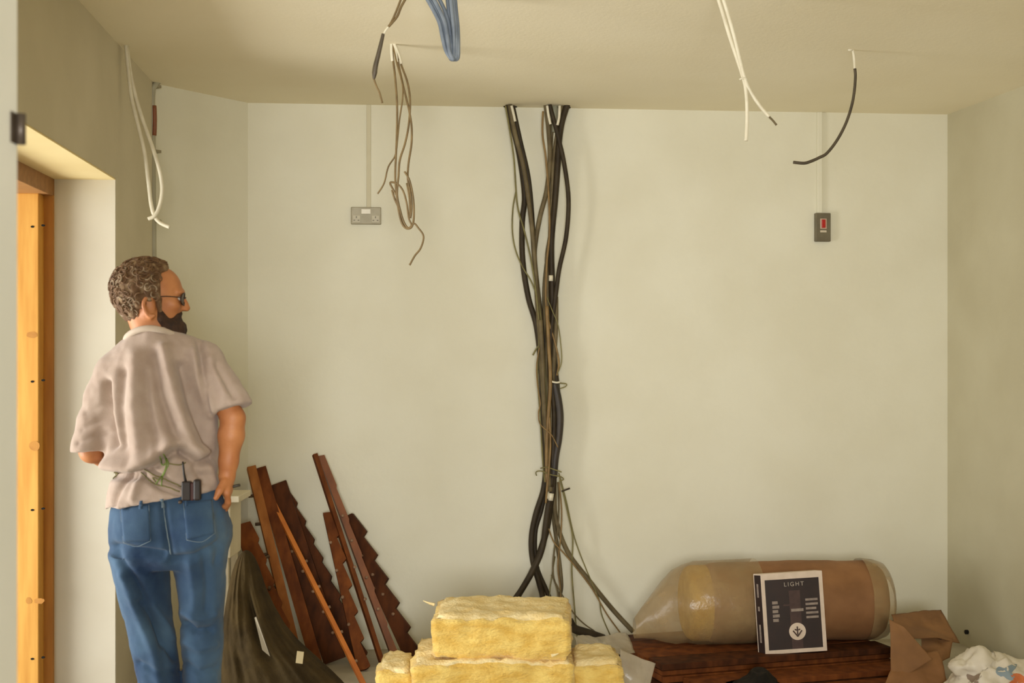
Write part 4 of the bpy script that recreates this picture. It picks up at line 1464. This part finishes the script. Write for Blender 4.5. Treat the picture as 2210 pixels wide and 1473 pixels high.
# right hand, resting on the hip with the fingers curling forward and down
pk = Mp(489, 1056, -0.035)
body.cone(wr_r, pk, 0.022, 0.020, 0.012)
for k, (dy, ln) in enumerate(((-0.062, 0.80), (-0.040, 0.97), (-0.018, 1.0), (0.004, 0.88))):
    kn = Mp(490, 1064, dy)
    body.cone(Mp(490, 1044, -0.033 + (dy + 0.03) * 0.6), kn, 0.0125, 0.0115, 0.010)
    j1 = kn + Vector((0.000, 0.016, -0.034 * ln))
    j2 = j1 + Vector((-0.012, 0.016, -0.020 * ln))
    j3 = j2 + Vector((-0.014, 0.010, -0.006 * ln))
    body.chain([kn, j1, j2, j3], [0.0105, 0.0098, 0.0088, 0.0075], 0.004)
th0, th1, th2 = Mp(484, 1040, -0.058), Mp(474, 1058, -0.082), Mp(466, 1074, -0.090)
body.chain([th0, th1, th2], [0.014, 0.0115, 0.009], 0.006)
# left hand, resting on the front of the belt
d_l = (Mp(345, 1010, 0.25) - wr_l).normalized()
pl = wr_l + d_l * 0.06
body.cone(wr_l, pl, 0.022, 0.022, 0.012)
for k, ln in enumerate((0.85, 1.0, 0.95, 0.78)):
    off = Vector((0, 0.0, 0.032 - 0.021 * k))
    kn = wr_l + d_l * 0.085 + off
    body.cone(wr_l + d_l * 0.05 + off * 0.7, kn, 0.0125, 0.0115, 0.010)
    j1 = kn + d_l * 0.036 * ln + Vector((0, -0.006, -0.002))
    j2 = j1 + d_l * 0.024 * ln + Vector((0, -0.012, -0.002))
    j3 = j2 + d_l * 0.012 + Vector((0, -0.012, 0))
    body.chain([kn, j1, j2, j3], [0.0105, 0.0095, 0.0088, 0.0075], 0.004)
body.chain([wr_l + d_l * 0.02 + Vector((0, 0, .018)), wr_l + d_l * 0.045 + Vector((0, .0, .05)), wr_l + d_l * 0.075 + Vector((0, -.005, .062))], [0.014, 0.0115, 0.009], 0.006)
# head
body.ell(hl(-0.010, 0, 0.022), (0.094, 0.073, 0.086), HX, 0.02)
body.ell(hl(0.036, 0, 0.026), (0.059, 0.062, 0.068), HX, 0.02)
body.ell(hl(0.040, 0, -0.030), (0.058, 0.055, 0.078), HX, 0.02)
body.ell(hl(0.068, 0, -0.084), (0.026, 0.028, 0.022), HX, 0.025)
for s in (-1, 1):
    body.cone(hl(-0.002, s * 0.056, -0.045), hl(0.055, s * 0.028, -0.088), 0.020, 0.020, 0.02)
    body.ell(hl(0.074, s * 0.034, -0.018), (0.020, 0.022, 0.018), HX, 0.015)         # cheekbone
    body.ell(hl(0.090, s * 0.028, 0.022), (0.012, 0.026, 0.009), HX, 0.012)          # brow
    # ear: shell, rim, lobe
    ec = hl(0.004, s * 0.070, -0.027)
    body.ell(ec, (0.017, 0.009, 0.028), (hf, hr, hu), 0.006)
    rim = [hl(0.004 + 0.019 * math.sin(t) - 0.006 * math.cos(t), s * (0.079 + 0.004 * abs(math.sin(t))), -0.030 + 0.029 * math.cos(t)) for t in np.linspace(0.5, -3.6, 9)]
    body.chain(rim, [0.0062] * 9, 0.003)
    body.ell(hl(0.008, s * 0.075, -0.060), (0.008, 0.006, 0.010), HX, 0.006)
    body.ell(hl(0.010, s * 0.083, -0.032), (0.008, 0.006, 0.015), HX, op='s')
    body.ell(hl(0.106, s * 0.010, -0.028), (0.010, 0.007, 0.007), HX, 0.006)        # nostril wing
body.ell(hl(0.091, 0, 0.022), (0.012, 0.02, 0.010), HX, 0.015)
body.chain([hl(0.096, 0, 0.012), hl(0.106, 0, -0.010), hl(0.114, 0, -0.025)], [0.0075, 0.0085, 0.0098], 0.010)
body.ell(hl(0.090, 0, -0.056), (0.010, 0.022, 0.007), HX, 0.008)
body.ell(hl(0.088, 0, -0.068), (0.010, 0.020, 0.007), HX, 0.008)
Vb, Qb = body.mesh()
Vb = relax(Vb, Qb, 1, 0.4)
body_o = make('body', Vb, Qb, SKIN, man, True)
for s in (-1, 1):
    m = MB()
    bmx = bmesh.new()
    bmesh.ops.create_uvsphere(bmx, u_segments=12, v_segments=8, radius=0.0115)
    bmesh.ops.translate(bmx, vec=hl(0.083, s * 0.031, 0.003), verts=bmx.verts)
    me = bpy.data.meshes.new('eye')
    bmx.to_mesh(me)
    bmx.free()
    eye = link_mesh('eye', me, EYE, body_o)

# --- shirt
hem_a, hem_b = Mp(228, 1097), Mp(492, 1050)
sh = Field((mx(140), Ym - 0.26, mz(1125)), (mx(560), Ym + 0.26, mz(690)), 0.0055)
rows = [(1118, 361, .192, .148), (1090, 360, .187, .146), (1050, 358, .175, .136), (1022, 357, .160, .124), (1006, 355, .168, .134), (985, 353, .173, .138), (950, 351, .174, .137), (900, 344, .173, .133), (850, 338, .172, .127),
        (810, 339, .168, .120), (780, 342, .158, .110), (755, 346, .138, .098), (735, 343, .112, .086), (720, 338, .084, .074), (706, 333, .066, .066)]
sh.chain([Mp(405, 768), Mp(436, 786), Mp(468, 838, -.012), Mp(500, 884, -.026), Mp(516, 915, -.03)], [0.060, 0.062, 0.060, 0.055, 0.054], 0.05)
sh.chain([Mp(285, 778), Mp(250, 806), Mp(224, 858, -.004), Mp(206, 912, -.008), Mp(196, 964, -.01), Mp(191, 1000, -.01)], [0.060, 0.060, 0.052, 0.050, 0.053, 0.054], 0.03)


def cut(field, c, n, lo, hi):
    c, n = np.array(c[:]), np.array(Vector(n).normalized()[:])
    field.apply(lo, hi, lambda X, Y, Z: -((X - c[0]) * n[0] + (Y - c[1]) * n[1] + (Z - c[2]) * n[2]) + 0 * (X + Y + Z), op='s')


# sleeve hems
c = Mp(501, 881, -.026)
cut(sh, c, Mp(516, 915, -.03) - Mp(494, 868, -.02) + Vector((-0.012, 0, 0.0)), c + Vector((-.085, -.2, -.16)), c + Vector((.2, .2, .10)))
c = Mp(197, 972, -.01)
cut(sh, c, Vector((0.10, 0.0, -1)), c + Vector((-.2, -.2, -.12)), c + Vector((.058, .2, .05)))
sh.stack([(mz(y), mx(c), Ym, rx, ry) for y, c, rx, ry in rows], k=0.025, p=2.15)
# tilted bottom hem
c = (hem_a + hem_b) / 2
hn = (hem_b - hem_a).normalized()
cut(sh, c, Vector((hn.z, 0, -hn.x)), Vector((mx(140), Ym - .3, mz(1130))), Vector((mx(560), Ym + .3, mz(1035))))
Vs, Qs = sh.mesh()
Vs = relax(Vs, Qs, 2, 0.5)
Ns = vnormals(Vs, Qs)
# photo-plane coordinates of each vertex, to lay the folds where they hang
pxs = CX + Vs[:, 0] * F / Vs[:, 1]
pys = CY - (Vs[:, 2] - CAMZ) * F / Vs[:, 1]
back = np.clip(0.35 - Ns[:, 1] * 1.2, 0, 1)
disp = np.zeros(len(Vs))
folds = [
    ([(352, 752), (372, 840), (398, 925), (424, 985)], 0.013, 13), ([(394, 790), (418, 870), (444, 930), (464, 975)], -0.020, 13),
    ([(418, 760), (438, 845), (466, 930)], 0.010, 10), ([(330, 765), (346, 850), (372, 925), (392, 975)], -0.012, 12),
    ([(265, 800), (260, 880), (266, 960)], -0.010, 11), ([(292, 770), (288, 870), (300, 980)], 0.010, 16), ([(312, 800), (322, 900), (348, 985)], -0.006, 9),
    ([(432, 735), (436, 810), (452, 885)], -0.014, 8), ([(228, 825), (232, 890), (243, 960)], -0.016, 8),
    ([(168, 955), (205, 940), (232, 935)], -0.004, 6), ([(178, 925), (206, 912), (230, 900)], -0.004, 6), ([(186, 890), (212, 880), (228, 868)], -0.003, 6),
    ([(452, 775), (486, 850)], 0.006, 9), ([(466, 790), (505, 855)], -0.006, 7), ([(445, 840), (462, 885)], 0.008, 7),
    # the shirt blouses over a cord at the waist
    ([(240, 1000), (285, 1008), (330, 988), (366, 958)], 0.022, 16), ([(236, 1022), (290, 1026), (338, 1004), (372, 976)], -0.022, 9),
    ([(392, 975), (428, 998), (470, 990)], -0.016, 9), ([(388, 955), (430, 975), (466, 968)], 0.012, 12),
    ([(270, 1030), (254, 1062), (240, 1092)], -0.010, 7), ([(298, 1035), (285, 1075)], 0.006, 8), ([(310, 1030), (352, 1055), (392, 1068)], -0.007, 5), ([(326, 1018), (370, 1040), (400, 1052)], -0.006, 5),
    ([(420, 1010), (440, 1040)], -0.006, 7), ([(452, 1005), (462, 1040)], 0.006, 8),
]
for line, amp, w in folds:
    d = seg_dist(pxs, pys, line)
    disp += amp * np.exp(-(d / w) ** 2)
disp = 1.75 * disp * back + 0.0035 * vnoise(Vs * [1, 1, 0.5], 22, 3) + 0.0015 * vnoise(Vs, 60, 4)
Vs = Vs + Ns * disp[:, None]
Vs = relax(Vs, Qs, 1, 0.3)
shirt = make('shirt', Vs, Qs, SHIRT, man, True)
# collar band round the neck
m = MB()
pts = []
ncol = 40
for k in range(ncol + 1):
    t = 2 * math.pi * k / ncol
    x, y = math.cos(t), math.sin(t)
    pts.append(Vector((mx(336) + (0.090 if x < 0 else 0.076) * x, Ym + 0.002 + 0.078 * y, mz(709) - (0.034 if x < 0 else 0.026) * x * x - (0.0 if y < 0 else 0.03) * abs(y))))
m.tube(pts, 0.0105, 8, 2)
m.build('collar', COLLAR, shirt, True)

# --- jeans
jn = Field((mx(215), Ym - 0.24, 0.03), (mx(520), Ym + 0.24, mz(1020)), 0.006)
jn.stack([(mz(1222), mx(367), Ym + .005, .168, .102), (mz(1200), mx(366), Ym, .180, .120), (mz(1170), mx(366), Ym - .004, .186, .134), (mz(1140), mx(366), Ym - .004, .187, .136), (mz(1105), mx(365), Ym, .182, .130), (mz(1078), mx(364), Ym, .170, .120), (mz(1038), mx(362), Ym, .152, .108)], k=0.0, p=2.2)
legL = [(1748, 362, 44, .075), (1700, 360, 42, .070), (1600, 354, 44, .070), (1473, 347, 46, .072), (1400, 334, 47, .076), (1350, 324, 49, .080), (1300, 315, 53, .086), (1250, 309, 57, .094), (1215, 304, 61, .104), (1190, 302, 64, .115)]
legR = [(1748, 440, 44, .075), (1700, 439, 42, .070), (1600, 437, 41, .070), (1473, 435, 41, .072), (1400, 435, 43, .076), (1350, 435, 45, .080), (1300, 435, 47, .086), (1250, 432, 52, .094), (1215, 429, 58, .104), (1190, 424, 62, .115)]
for lg, dy in ((legL, -0.008), (legR, 0.008)):
    jn.stack([(max(mz(y), 0.035), mx(c), Ym + dy, w / SC, ry) for y, c, w, ry in lg], k=0.012)
for c, r in ((Mp(312, 1150, -0.075), (0.075, 0.062, 0.075)), (Mp(420, 1150, -0.075), (0.075, 0.062, 0.075))):
    jn.ell(c, r, k=0.03)
jn.ell(Mp(487, 1150, 0.03), (0.018, 0.05, 0.045), k=0.02)     # bulge of the side pocket
Vj, Qj = jn.mesh()
Vj = relax(Vj, Qj, 2, 0.5)
Nj = vnormals(Vj, Qj)
pxs = CX + Vj[:, 0] * F / Vj[:, 1]
pys = CY - (Vj[:, 2] - CAMZ) * F / Vj[:, 1]
back = np.clip(0.45 - Nj[:, 1] * 1.2, 0, 1)
disp = np.zeros(len(Vj))
for line, amp, w in [
    ([(244, 1178), (300, 1190), (352, 1196)], -0.014, 8), ([(352, 1085), (360, 1150), (371, 1210)], -0.008, 6), ([(382, 1205), (420, 1200), (470, 1175)], -0.008, 8),
    ([(250, 1195), (300, 1265), (336, 1335), (352, 1390)], -0.010, 9), ([(268, 1240), (300, 1330), (330, 1400), (345, 1473)], 0.008, 11),
    ([(300, 1300), (345, 1360), (380, 1420)], -0.010, 8), ([(330, 1310), (360, 1350), (375, 1375)], 0.007, 8),
    ([(398, 1345), (420, 1362), (455, 1358)], -0.014, 8), ([(400, 1320), (430, 1335), (462, 1325)], 0.007, 9), ([(400, 1385), (430, 1400), (465, 1390)], 0.006, 9),
    ([(440, 1200), (450, 1260), (446, 1320)], -0.007, 10), ([(410, 1215), (420, 1280), (418, 1330)], 0.006, 10), ([(470, 1110), (478, 1160), (468, 1215)], -0.006, 9),
    ([(300, 1430), (345, 1450), (385, 1445)], -0.006, 7), ([(398, 1430), (430, 1450), (470, 1440)], -0.006, 7)]:
    d = seg_dist(pxs, pys, line)
    disp += amp * np.exp(-(d / w) ** 2)
disp = 1.8 * disp * back + 0.004 * vnoise(Vj * [1, 1, 0.6], 18, 13) + 0.0015 * vnoise(Vj, 55, 14)
Vj = Vj + Nj * disp[:, None]
jeans = make('jeans', Vj, Qj, DENIM, man, True)

bvh_j = BVHTree.FromPolygons([Vector(v) for v in Vj], [tuple(int(i) for i in q) for q in Qj])
bvh_s = BVHTree.FromPolygons([Vector(v) for v in Vs], [tuple(int(i) for i in q) for q in Qs])


def hit(px, py, which=None, lift=0.0):
    """nearest point of the clothes behind a photo point"""
    o = Vector((0, 0, CAMZ))
    d = Vector(((px - CX) / F, 1, (CY - py) / F)).normalized()
    best = None
    for b in ([bvh_j, bvh_s] if which is None else [which]):
        loc, nn, _, dist = b.ray_cast(o, d)
        if loc is not None and (best is None or dist < best[1]):
            best = (loc + nn * lift, dist)
    return best[0] if best else None


def patch(name, quad, n, m_, material, parent, lift=0.003, which=None):
    """a sewn-on piece that follows the cloth: quad of photo points a b c d"""
    V, Fc = [], []
    for i in range(n + 1):
        for j in range(m_ + 1):
            u, v = i / n, j / m_
            x = (quad[0][0] * (1 - u) + quad[1][0] * u) * (1 - v) + (quad[3][0] * (1 - u) + quad[2][0] * u) * v
            y = (quad[0][1] * (1 - u) + quad[1][1] * u) * (1 - v) + (quad[3][1] * (1 - u) + quad[2][1] * u) * v
            h = hit(x, y, which, lift)
            if h is None:
                h = hit(quad[0][0], quad[0][1], which, lift)
            V.append(h)
    for i in range(n):
        for j in range(m_):
            Fc.append((i * (m_ + 1) + j, i * (m_ + 1) + j + 1, (i + 1) * (m_ + 1) + j + 1, (i + 1) * (m_ + 1) + j))
    o = make(name, V, Fc, material, parent, True)
    s = o.modifiers.new('thickness', 'SOLIDIFY')
    s.thickness = 0.003
    s.offset = 0
    return o


def seam(name, pts, r, material, parent, which=bvh_j, lift=0.002):
    q = [hit(x, y, which, lift) for x, y in smooth2(pts)]
    q = [p for p in q if p is not None]
    return MB().tube(q, r, 5, 1).build(name, material, parent, True)


def smooth2(pts, sub=6):
    return [(p.x, p.y) for p in smooth_path([Vector((a, b, 0)) for a, b in pts], sub)]


pockL = patch('back_pocket', [(262, 1096), (322, 1088), (326, 1166), (268, 1168)], 12, 14, DENIM, jeans)
pockR = patch('back_pocket', [(396, 1085), (456, 1078), (462, 1150), (404, 1164)], 12, 14, DENIM, jeans)
for pk_, quad in ((pockL, [(262, 1096), (268, 1168), (298, 1176), (326, 1166), (322, 1088)]), (pockR, [(396, 1085), (404, 1164), (434, 1168), (462, 1150), (456, 1078)])):
    seam('pocket_stitch', [quad[0], quad[1]], 0.0011, DENIM_ST, pk_, bvh_j, 0.0048)
    seam('pocket_stitch', [quad[1], quad[2], quad[3]], 0.0011, DENIM_ST, pk_, bvh_j, 0.0048)
    seam('pocket_stitch', [quad[3], quad[4]], 0.0011, DENIM_ST, pk_, bvh_j, 0.0048)
seam('seat_seam', [(352, 1084), (354, 1110), (360, 1150), (368, 1195)], 0.0024, DENIM_ST, jeans)
for q in (((302, 1080), (309, 1079), (308, 1098), (301, 1099)), ((346, 1077), (353, 1077), (354, 1096), (347, 1096)), ((398, 1073), (404, 1072), (405, 1092), (399, 1093))):
    patch('belt_loop', q, 2, 5, DENIM_ST if q[0][0] == 346 else DENIM, jeans, 0.005)
# stud beside the radio
b_ = hit(389, 1083, bvh_j, 0.003)
m = MB().tube([b_ + Vector((0, 0.004, 0)), b_ + Vector((0, -0.003, 0))], 0.006, 10, 1)
m.build('rivet', METAL_H, jeans, True)
# --- shoes
for c, t in ((362, -0.06), (441, 0.06)):
    f = Field((mx(c) - 0.12, Ym - 0.16, -0.01), (mx(c) + 0.12, Ym + 0.32, 0.16), 0.006)
    f.ell((mx(c), Ym - 0.02, 0.045), (0.042, 0.075, 0.055), k=0.02)
    f.ell((mx(c) + t * 0.3, Ym + 0.12, 0.038), (0.046, 0.12, 0.042), k=0.03)
    V, Q = f.mesh()
    V[:, 2] = np.maximum(V[:, 2], 0.002)
    make('shoe', V, Q, LEATHER, man, True)

# --- hair: a thick mop of curls that leaves the brow and the face free
hair = Field((HC.x - 0.2, HC.y - 0.2, HC.z - 0.17), (HC.x + 0.2, HC.y + 0.2, HC.z + 0.2), 0.0045)
hair.ell(hl(-0.018, 0, 0.028), (0.095, 0.078, 0.087), HX, 0.0)


def hair_ok(f, u, r):
    # hairline: crown, temple, in front of the ear, round the ear, nape
    if u > 0.055:
        lim = 0.046 - 0.10 * abs(r) if u > 0.09 else 0.034 - 0.05 * (1 - abs(r) / 0.08)
    elif u > -0.005:
        lim = 0.026
    elif u > -0.03:
        lim = 0.020 if abs(r) < 0.01 else -0.016
    elif u > -0.092:
        lim = -0.022 - 0.35 * (-0.03 - u)
    else:
        return False
    return f < lim


for i in range(900):
    v = rng.normal(size=3)
    v /= np.linalg.norm(v)
    f_, r_, u_ = -0.012 + 0.098 * v[0], 0.077 * v[1], 0.024 + 0.092 * v[2]
    if u_ < -0.03:
        u_ = -0.03 + (u_ + 0.03) * 1.35
    if not hair_ok(f_, u_, r_):
        continue
    hair.ell(hl(f_, r_, u_), tuple(rng.uniform(0.009, 0.016, 3)), HX, 0.004)
# sideburn
hair.chain([hl(0.028, 0.069, 0.0), hl(0.030, 0.068, -0.025), hl(0.034, 0.064, -0.042)], [0.011, 0.008, 0.007], 0.004)
hair.chain([hl(0.028, -0.069, 0.0), hl(0.030, -0.068, -0.025), hl(0.034, -0.064, -0.042)], [0.011, 0.008, 0.007], 0.004)
# keep the face clear: take the front of the starting cap away again
Yc_ = np.array(HC[:])


def face_cut(X, Y, Z):
    x, y, z = X - Yc_[0], Y - Yc_[1], Z - Yc_[2]
    f_ = x * hf.x + y * hf.y + z * hf.z
    u_ = x * hu.x + y * hu.y + z * hu.z
    r_ = x * hr.x + y * hr.y + z * hr.z
    lim = np.interp(u_, [-0.2, -0.092, -0.03, -0.022, -0.004, 0.0, 0.05, 0.088, 0.12], [-0.3, -0.045, -0.016, -0.006, 0.030, 0.034, 0.030, 0.050, 0.060])
    side = np.where((np.abs(r_) > 0.052) & (u_ < 0.0) & (u_ > -0.05), 0.045, -1)
    lim = np.maximum(lim, np.where((side > 0) & (f_ > 0.018), side, -1))
    return -(f_ - lim)


hair.apply((HC.x - .3, HC.y - .3, HC.z - .3), (HC.x + .3, HC.y + .3, HC.z + .3), face_cut, op='s')
Vh, Qh = hair.mesh()
Vh = relax(Vh, Qh, 1, 0.3)
hair_o = make('hair', Vh, Qh, HAIR, man, True)
# curls lying on it
mbc = {0: MB(), 1: MB()}
nc = 0
while nc < 420:
    v = rng.normal(size=3)
    v /= np.linalg.norm(v)
    f_, r_, u_ = -0.012 + 0.112 * v[0], 0.090 * v[1], 0.026 + 0.100 * v[2]
    if u_ < -0.03:
        u_ = -0.03 + (u_ + 0.03) * 1.2
    if not hair_ok(f_ + 0.006, u_, r_):
        continue
    c = hl(f_, r_, u_)
    nrm = (hf * v[0] + hr * v[1] + hu * v[2]).normalized()
    t1 = nrm.orthogonal().normalized()
    t2 = nrm.cross(t1)
    a0 = rng.uniform(0, 6.28)
    R_ = rng.uniform(0.006, 0.012)
    pts = [c + (t1 * math.cos(a0 + a) + t2 * math.sin(a0 + a)) * R_ * (1 + a * 0.06) + nrm * (0.003 * math.sin(a * 0.9)) for a in np.linspace(0, 4.2, 7)]
    mbc[1 if (rng.random() < 0.26 and u_ < 0.085) else 0].tube(pts, lambda t: 0.0026 * (1 - 0.5 * t), 5, 2)
    nc += 1
mbc[0].build('curls', mat('brown_curl', (88, 60, 33), (116, 86, 54), scale=50, rough=0.7), hair_o, True)
mbc[1].build('grey_curls', HAIR_G, hair_o, True)
# --- beard
bd = Field((HC.x - 0.02, HC.y - 0.14, HC.z - 0.18), (HC.x + 0.17, HC.y + 0.16, HC.z + 0.0), 0.0045)
bd.ell(hl(0.070, 0.010, -0.092), (0.043, 0.054, 0.037), HX, 0.0)
for s in (-1, 1):
    bd.chain([hl(0.033, s * 0.061, -0.040), hl(0.040, s * 0.057, -0.062), hl(0.056, s * 0.042, -0.084)], [0.008, 0.014, 0.022], 0.012)
    bd.chain([hl(0.092, s * 0.010, -0.043), hl(0.086, s * 0.026, -0.054), hl(0.074, s * 0.036, -0.074)], [0.009, 0.010, 0.013], 0.010)
bd.ell(hl(0.087, 0, -0.092), (0.020, 0.030, 0.022), HX, 0.012)
for i in range(160):
    v = rng.normal(size=3)
    v /= np.linalg.norm(v)
    f_, r_, u_ = 0.070 + 0.042 * v[0], 0.004 + 0.052 * v[1], -0.093 + 0.037 * v[2]
    bd.ell(hl(f_, r_, u_), (0.006, 0.006, 0.007), HX, 0.004)
Vv, Qv = bd.mesh()
make('beard', Vv, Qv, BEARD, man, True)
# --- glasses
m = MB()
for s in (-1, 1):
    cg = hl(0.104, s * 0.030, 0.002)
    ring = [cg + hr * (0.024 * math.cos(a)) + hu * (0.019 * math.sin(a)) - hf * (0.010 * abs(math.cos(a)) * (1 if s * math.cos(a) > 0 else 0)) for a in np.linspace(0, 2 * math.pi, 17)]
    m.tube(ring, 0.0022, 6, 1)
    m.tube([hl(0.094, s * 0.054, 0.006), hl(0.05, s * 0.068, 0.006), hl(0.012, s * 0.077, 0.000)], 0.0018, 6, 3)
m.tube([hl(0.105, -0.009, 0.005), hl(0.108, 0, 0.008), hl(0.105, 0.009, 0.005)], 0.002, 6, 2)
glasses = m.build('spectacles', GLASSF, man, True)
for s in (-1, 1):
    cg = hl(0.102, s * 0.030, 0.002)
    n = 16
    ring = [cg + hr * (0.023 * math.cos(a)) + hu * (0.018 * math.sin(a)) - hf * (0.010 * abs(math.cos(a)) * (1 if s * math.cos(a) > 0 else 0)) for a in [2 * math.pi * k / n for k in range(n)]]
    mm = MB()
    mm.add(ring + [p + hf * 0.0015 for p in ring], [tuple(range(n))[::-1], tuple(range(n, 2 * n))] + [(k, (k + 1) % n, n + (k + 1) % n, n + k) for k in range(n)])
    mm.build('lens', LENS, glasses)

# --- radio in the back pocket, wire round the waist, rod in the hand
rc = hit(411, 1064, None, 0.012)
radio = empty('walkie_talkie', rc + Vector((0, 0, -0.045)), 'black handheld radio with a short aerial tucked in the back of the jeans', 'radio')
m = MB()
m.box(rc + Vector((-0.029, -0.014, -0.020)), (0.027, 0, 0.0), (0, 0.028, 0), (0.0, 0, 0.058))
m.build('case', RADIO, radio, bevel=0.004)
m = MB()
m.box(rc + Vector((-0.003, -0.011, -0.020)), (0.011, 0, 0.0), (0, 0.026, 0), (0.0, 0, 0.054))
m.build('side_grip', RADIO_R, radio, bevel=0.003)
m = MB()
m.box(rc + Vector((0.007, -0.016, -0.020)), (0.021, 0, 0.0), (0, 0.026, 0), (0.0, 0, 0.064))
m.build('battery_pack', RADIO, radio, bevel=0.006)
MB().tube([rc + Vector((-0.018, 0, 0.034)), rc + Vector((-0.022, -0.008, 0.062)), rc + Vector((-0.025, -0.010, 0.098))], lambda t: 0.0042 - 0.0016 * t, 8, 3).build('aerial', RADIO, radio, True)
# green wire tied round the waist
gw = empty('green_wire', hit(352, 1010, bvh_s, 0.004), 'green and yellow wire offcuts tied at the back of the shirt at the waist', 'wire')
for pts in ([(352, 978), (360, 996), (357, 1012), (348, 1028), (338, 1042)], [(358, 986), (364, 1000), (356, 1018), (349, 1034), (350, 1048)], [(344, 984), (352, 1004), (361, 998)],
            [(306, 1020), (322, 1036), (338, 1044), (362, 1050), (388, 1060)], [(312, 1012), (334, 1026), (356, 1034), (392, 1050)], [(366, 1000), (386, 1002), (400, 998)], [(338, 1040), (330, 1030), (344, 1036)], [(246, 1017), (256, 1019), (252, 1026), (245, 1034)]):
    seam('strand', pts, 0.0021, GREENW if pts[0][0] > 330 and pts[0][1] < 990 else OLIVEC, gw, bvh_s, 0.003)
m = MB()
a, b = Mp(490, 1052, -0.035), Mp(518, 1046, -0.04)
m.tube([a, b], 0.0048, 8, 1)
tag(m.build('hand_tool', DARKROD, None, True), "short dark rod held in the man's hand at his hip", 'tool')
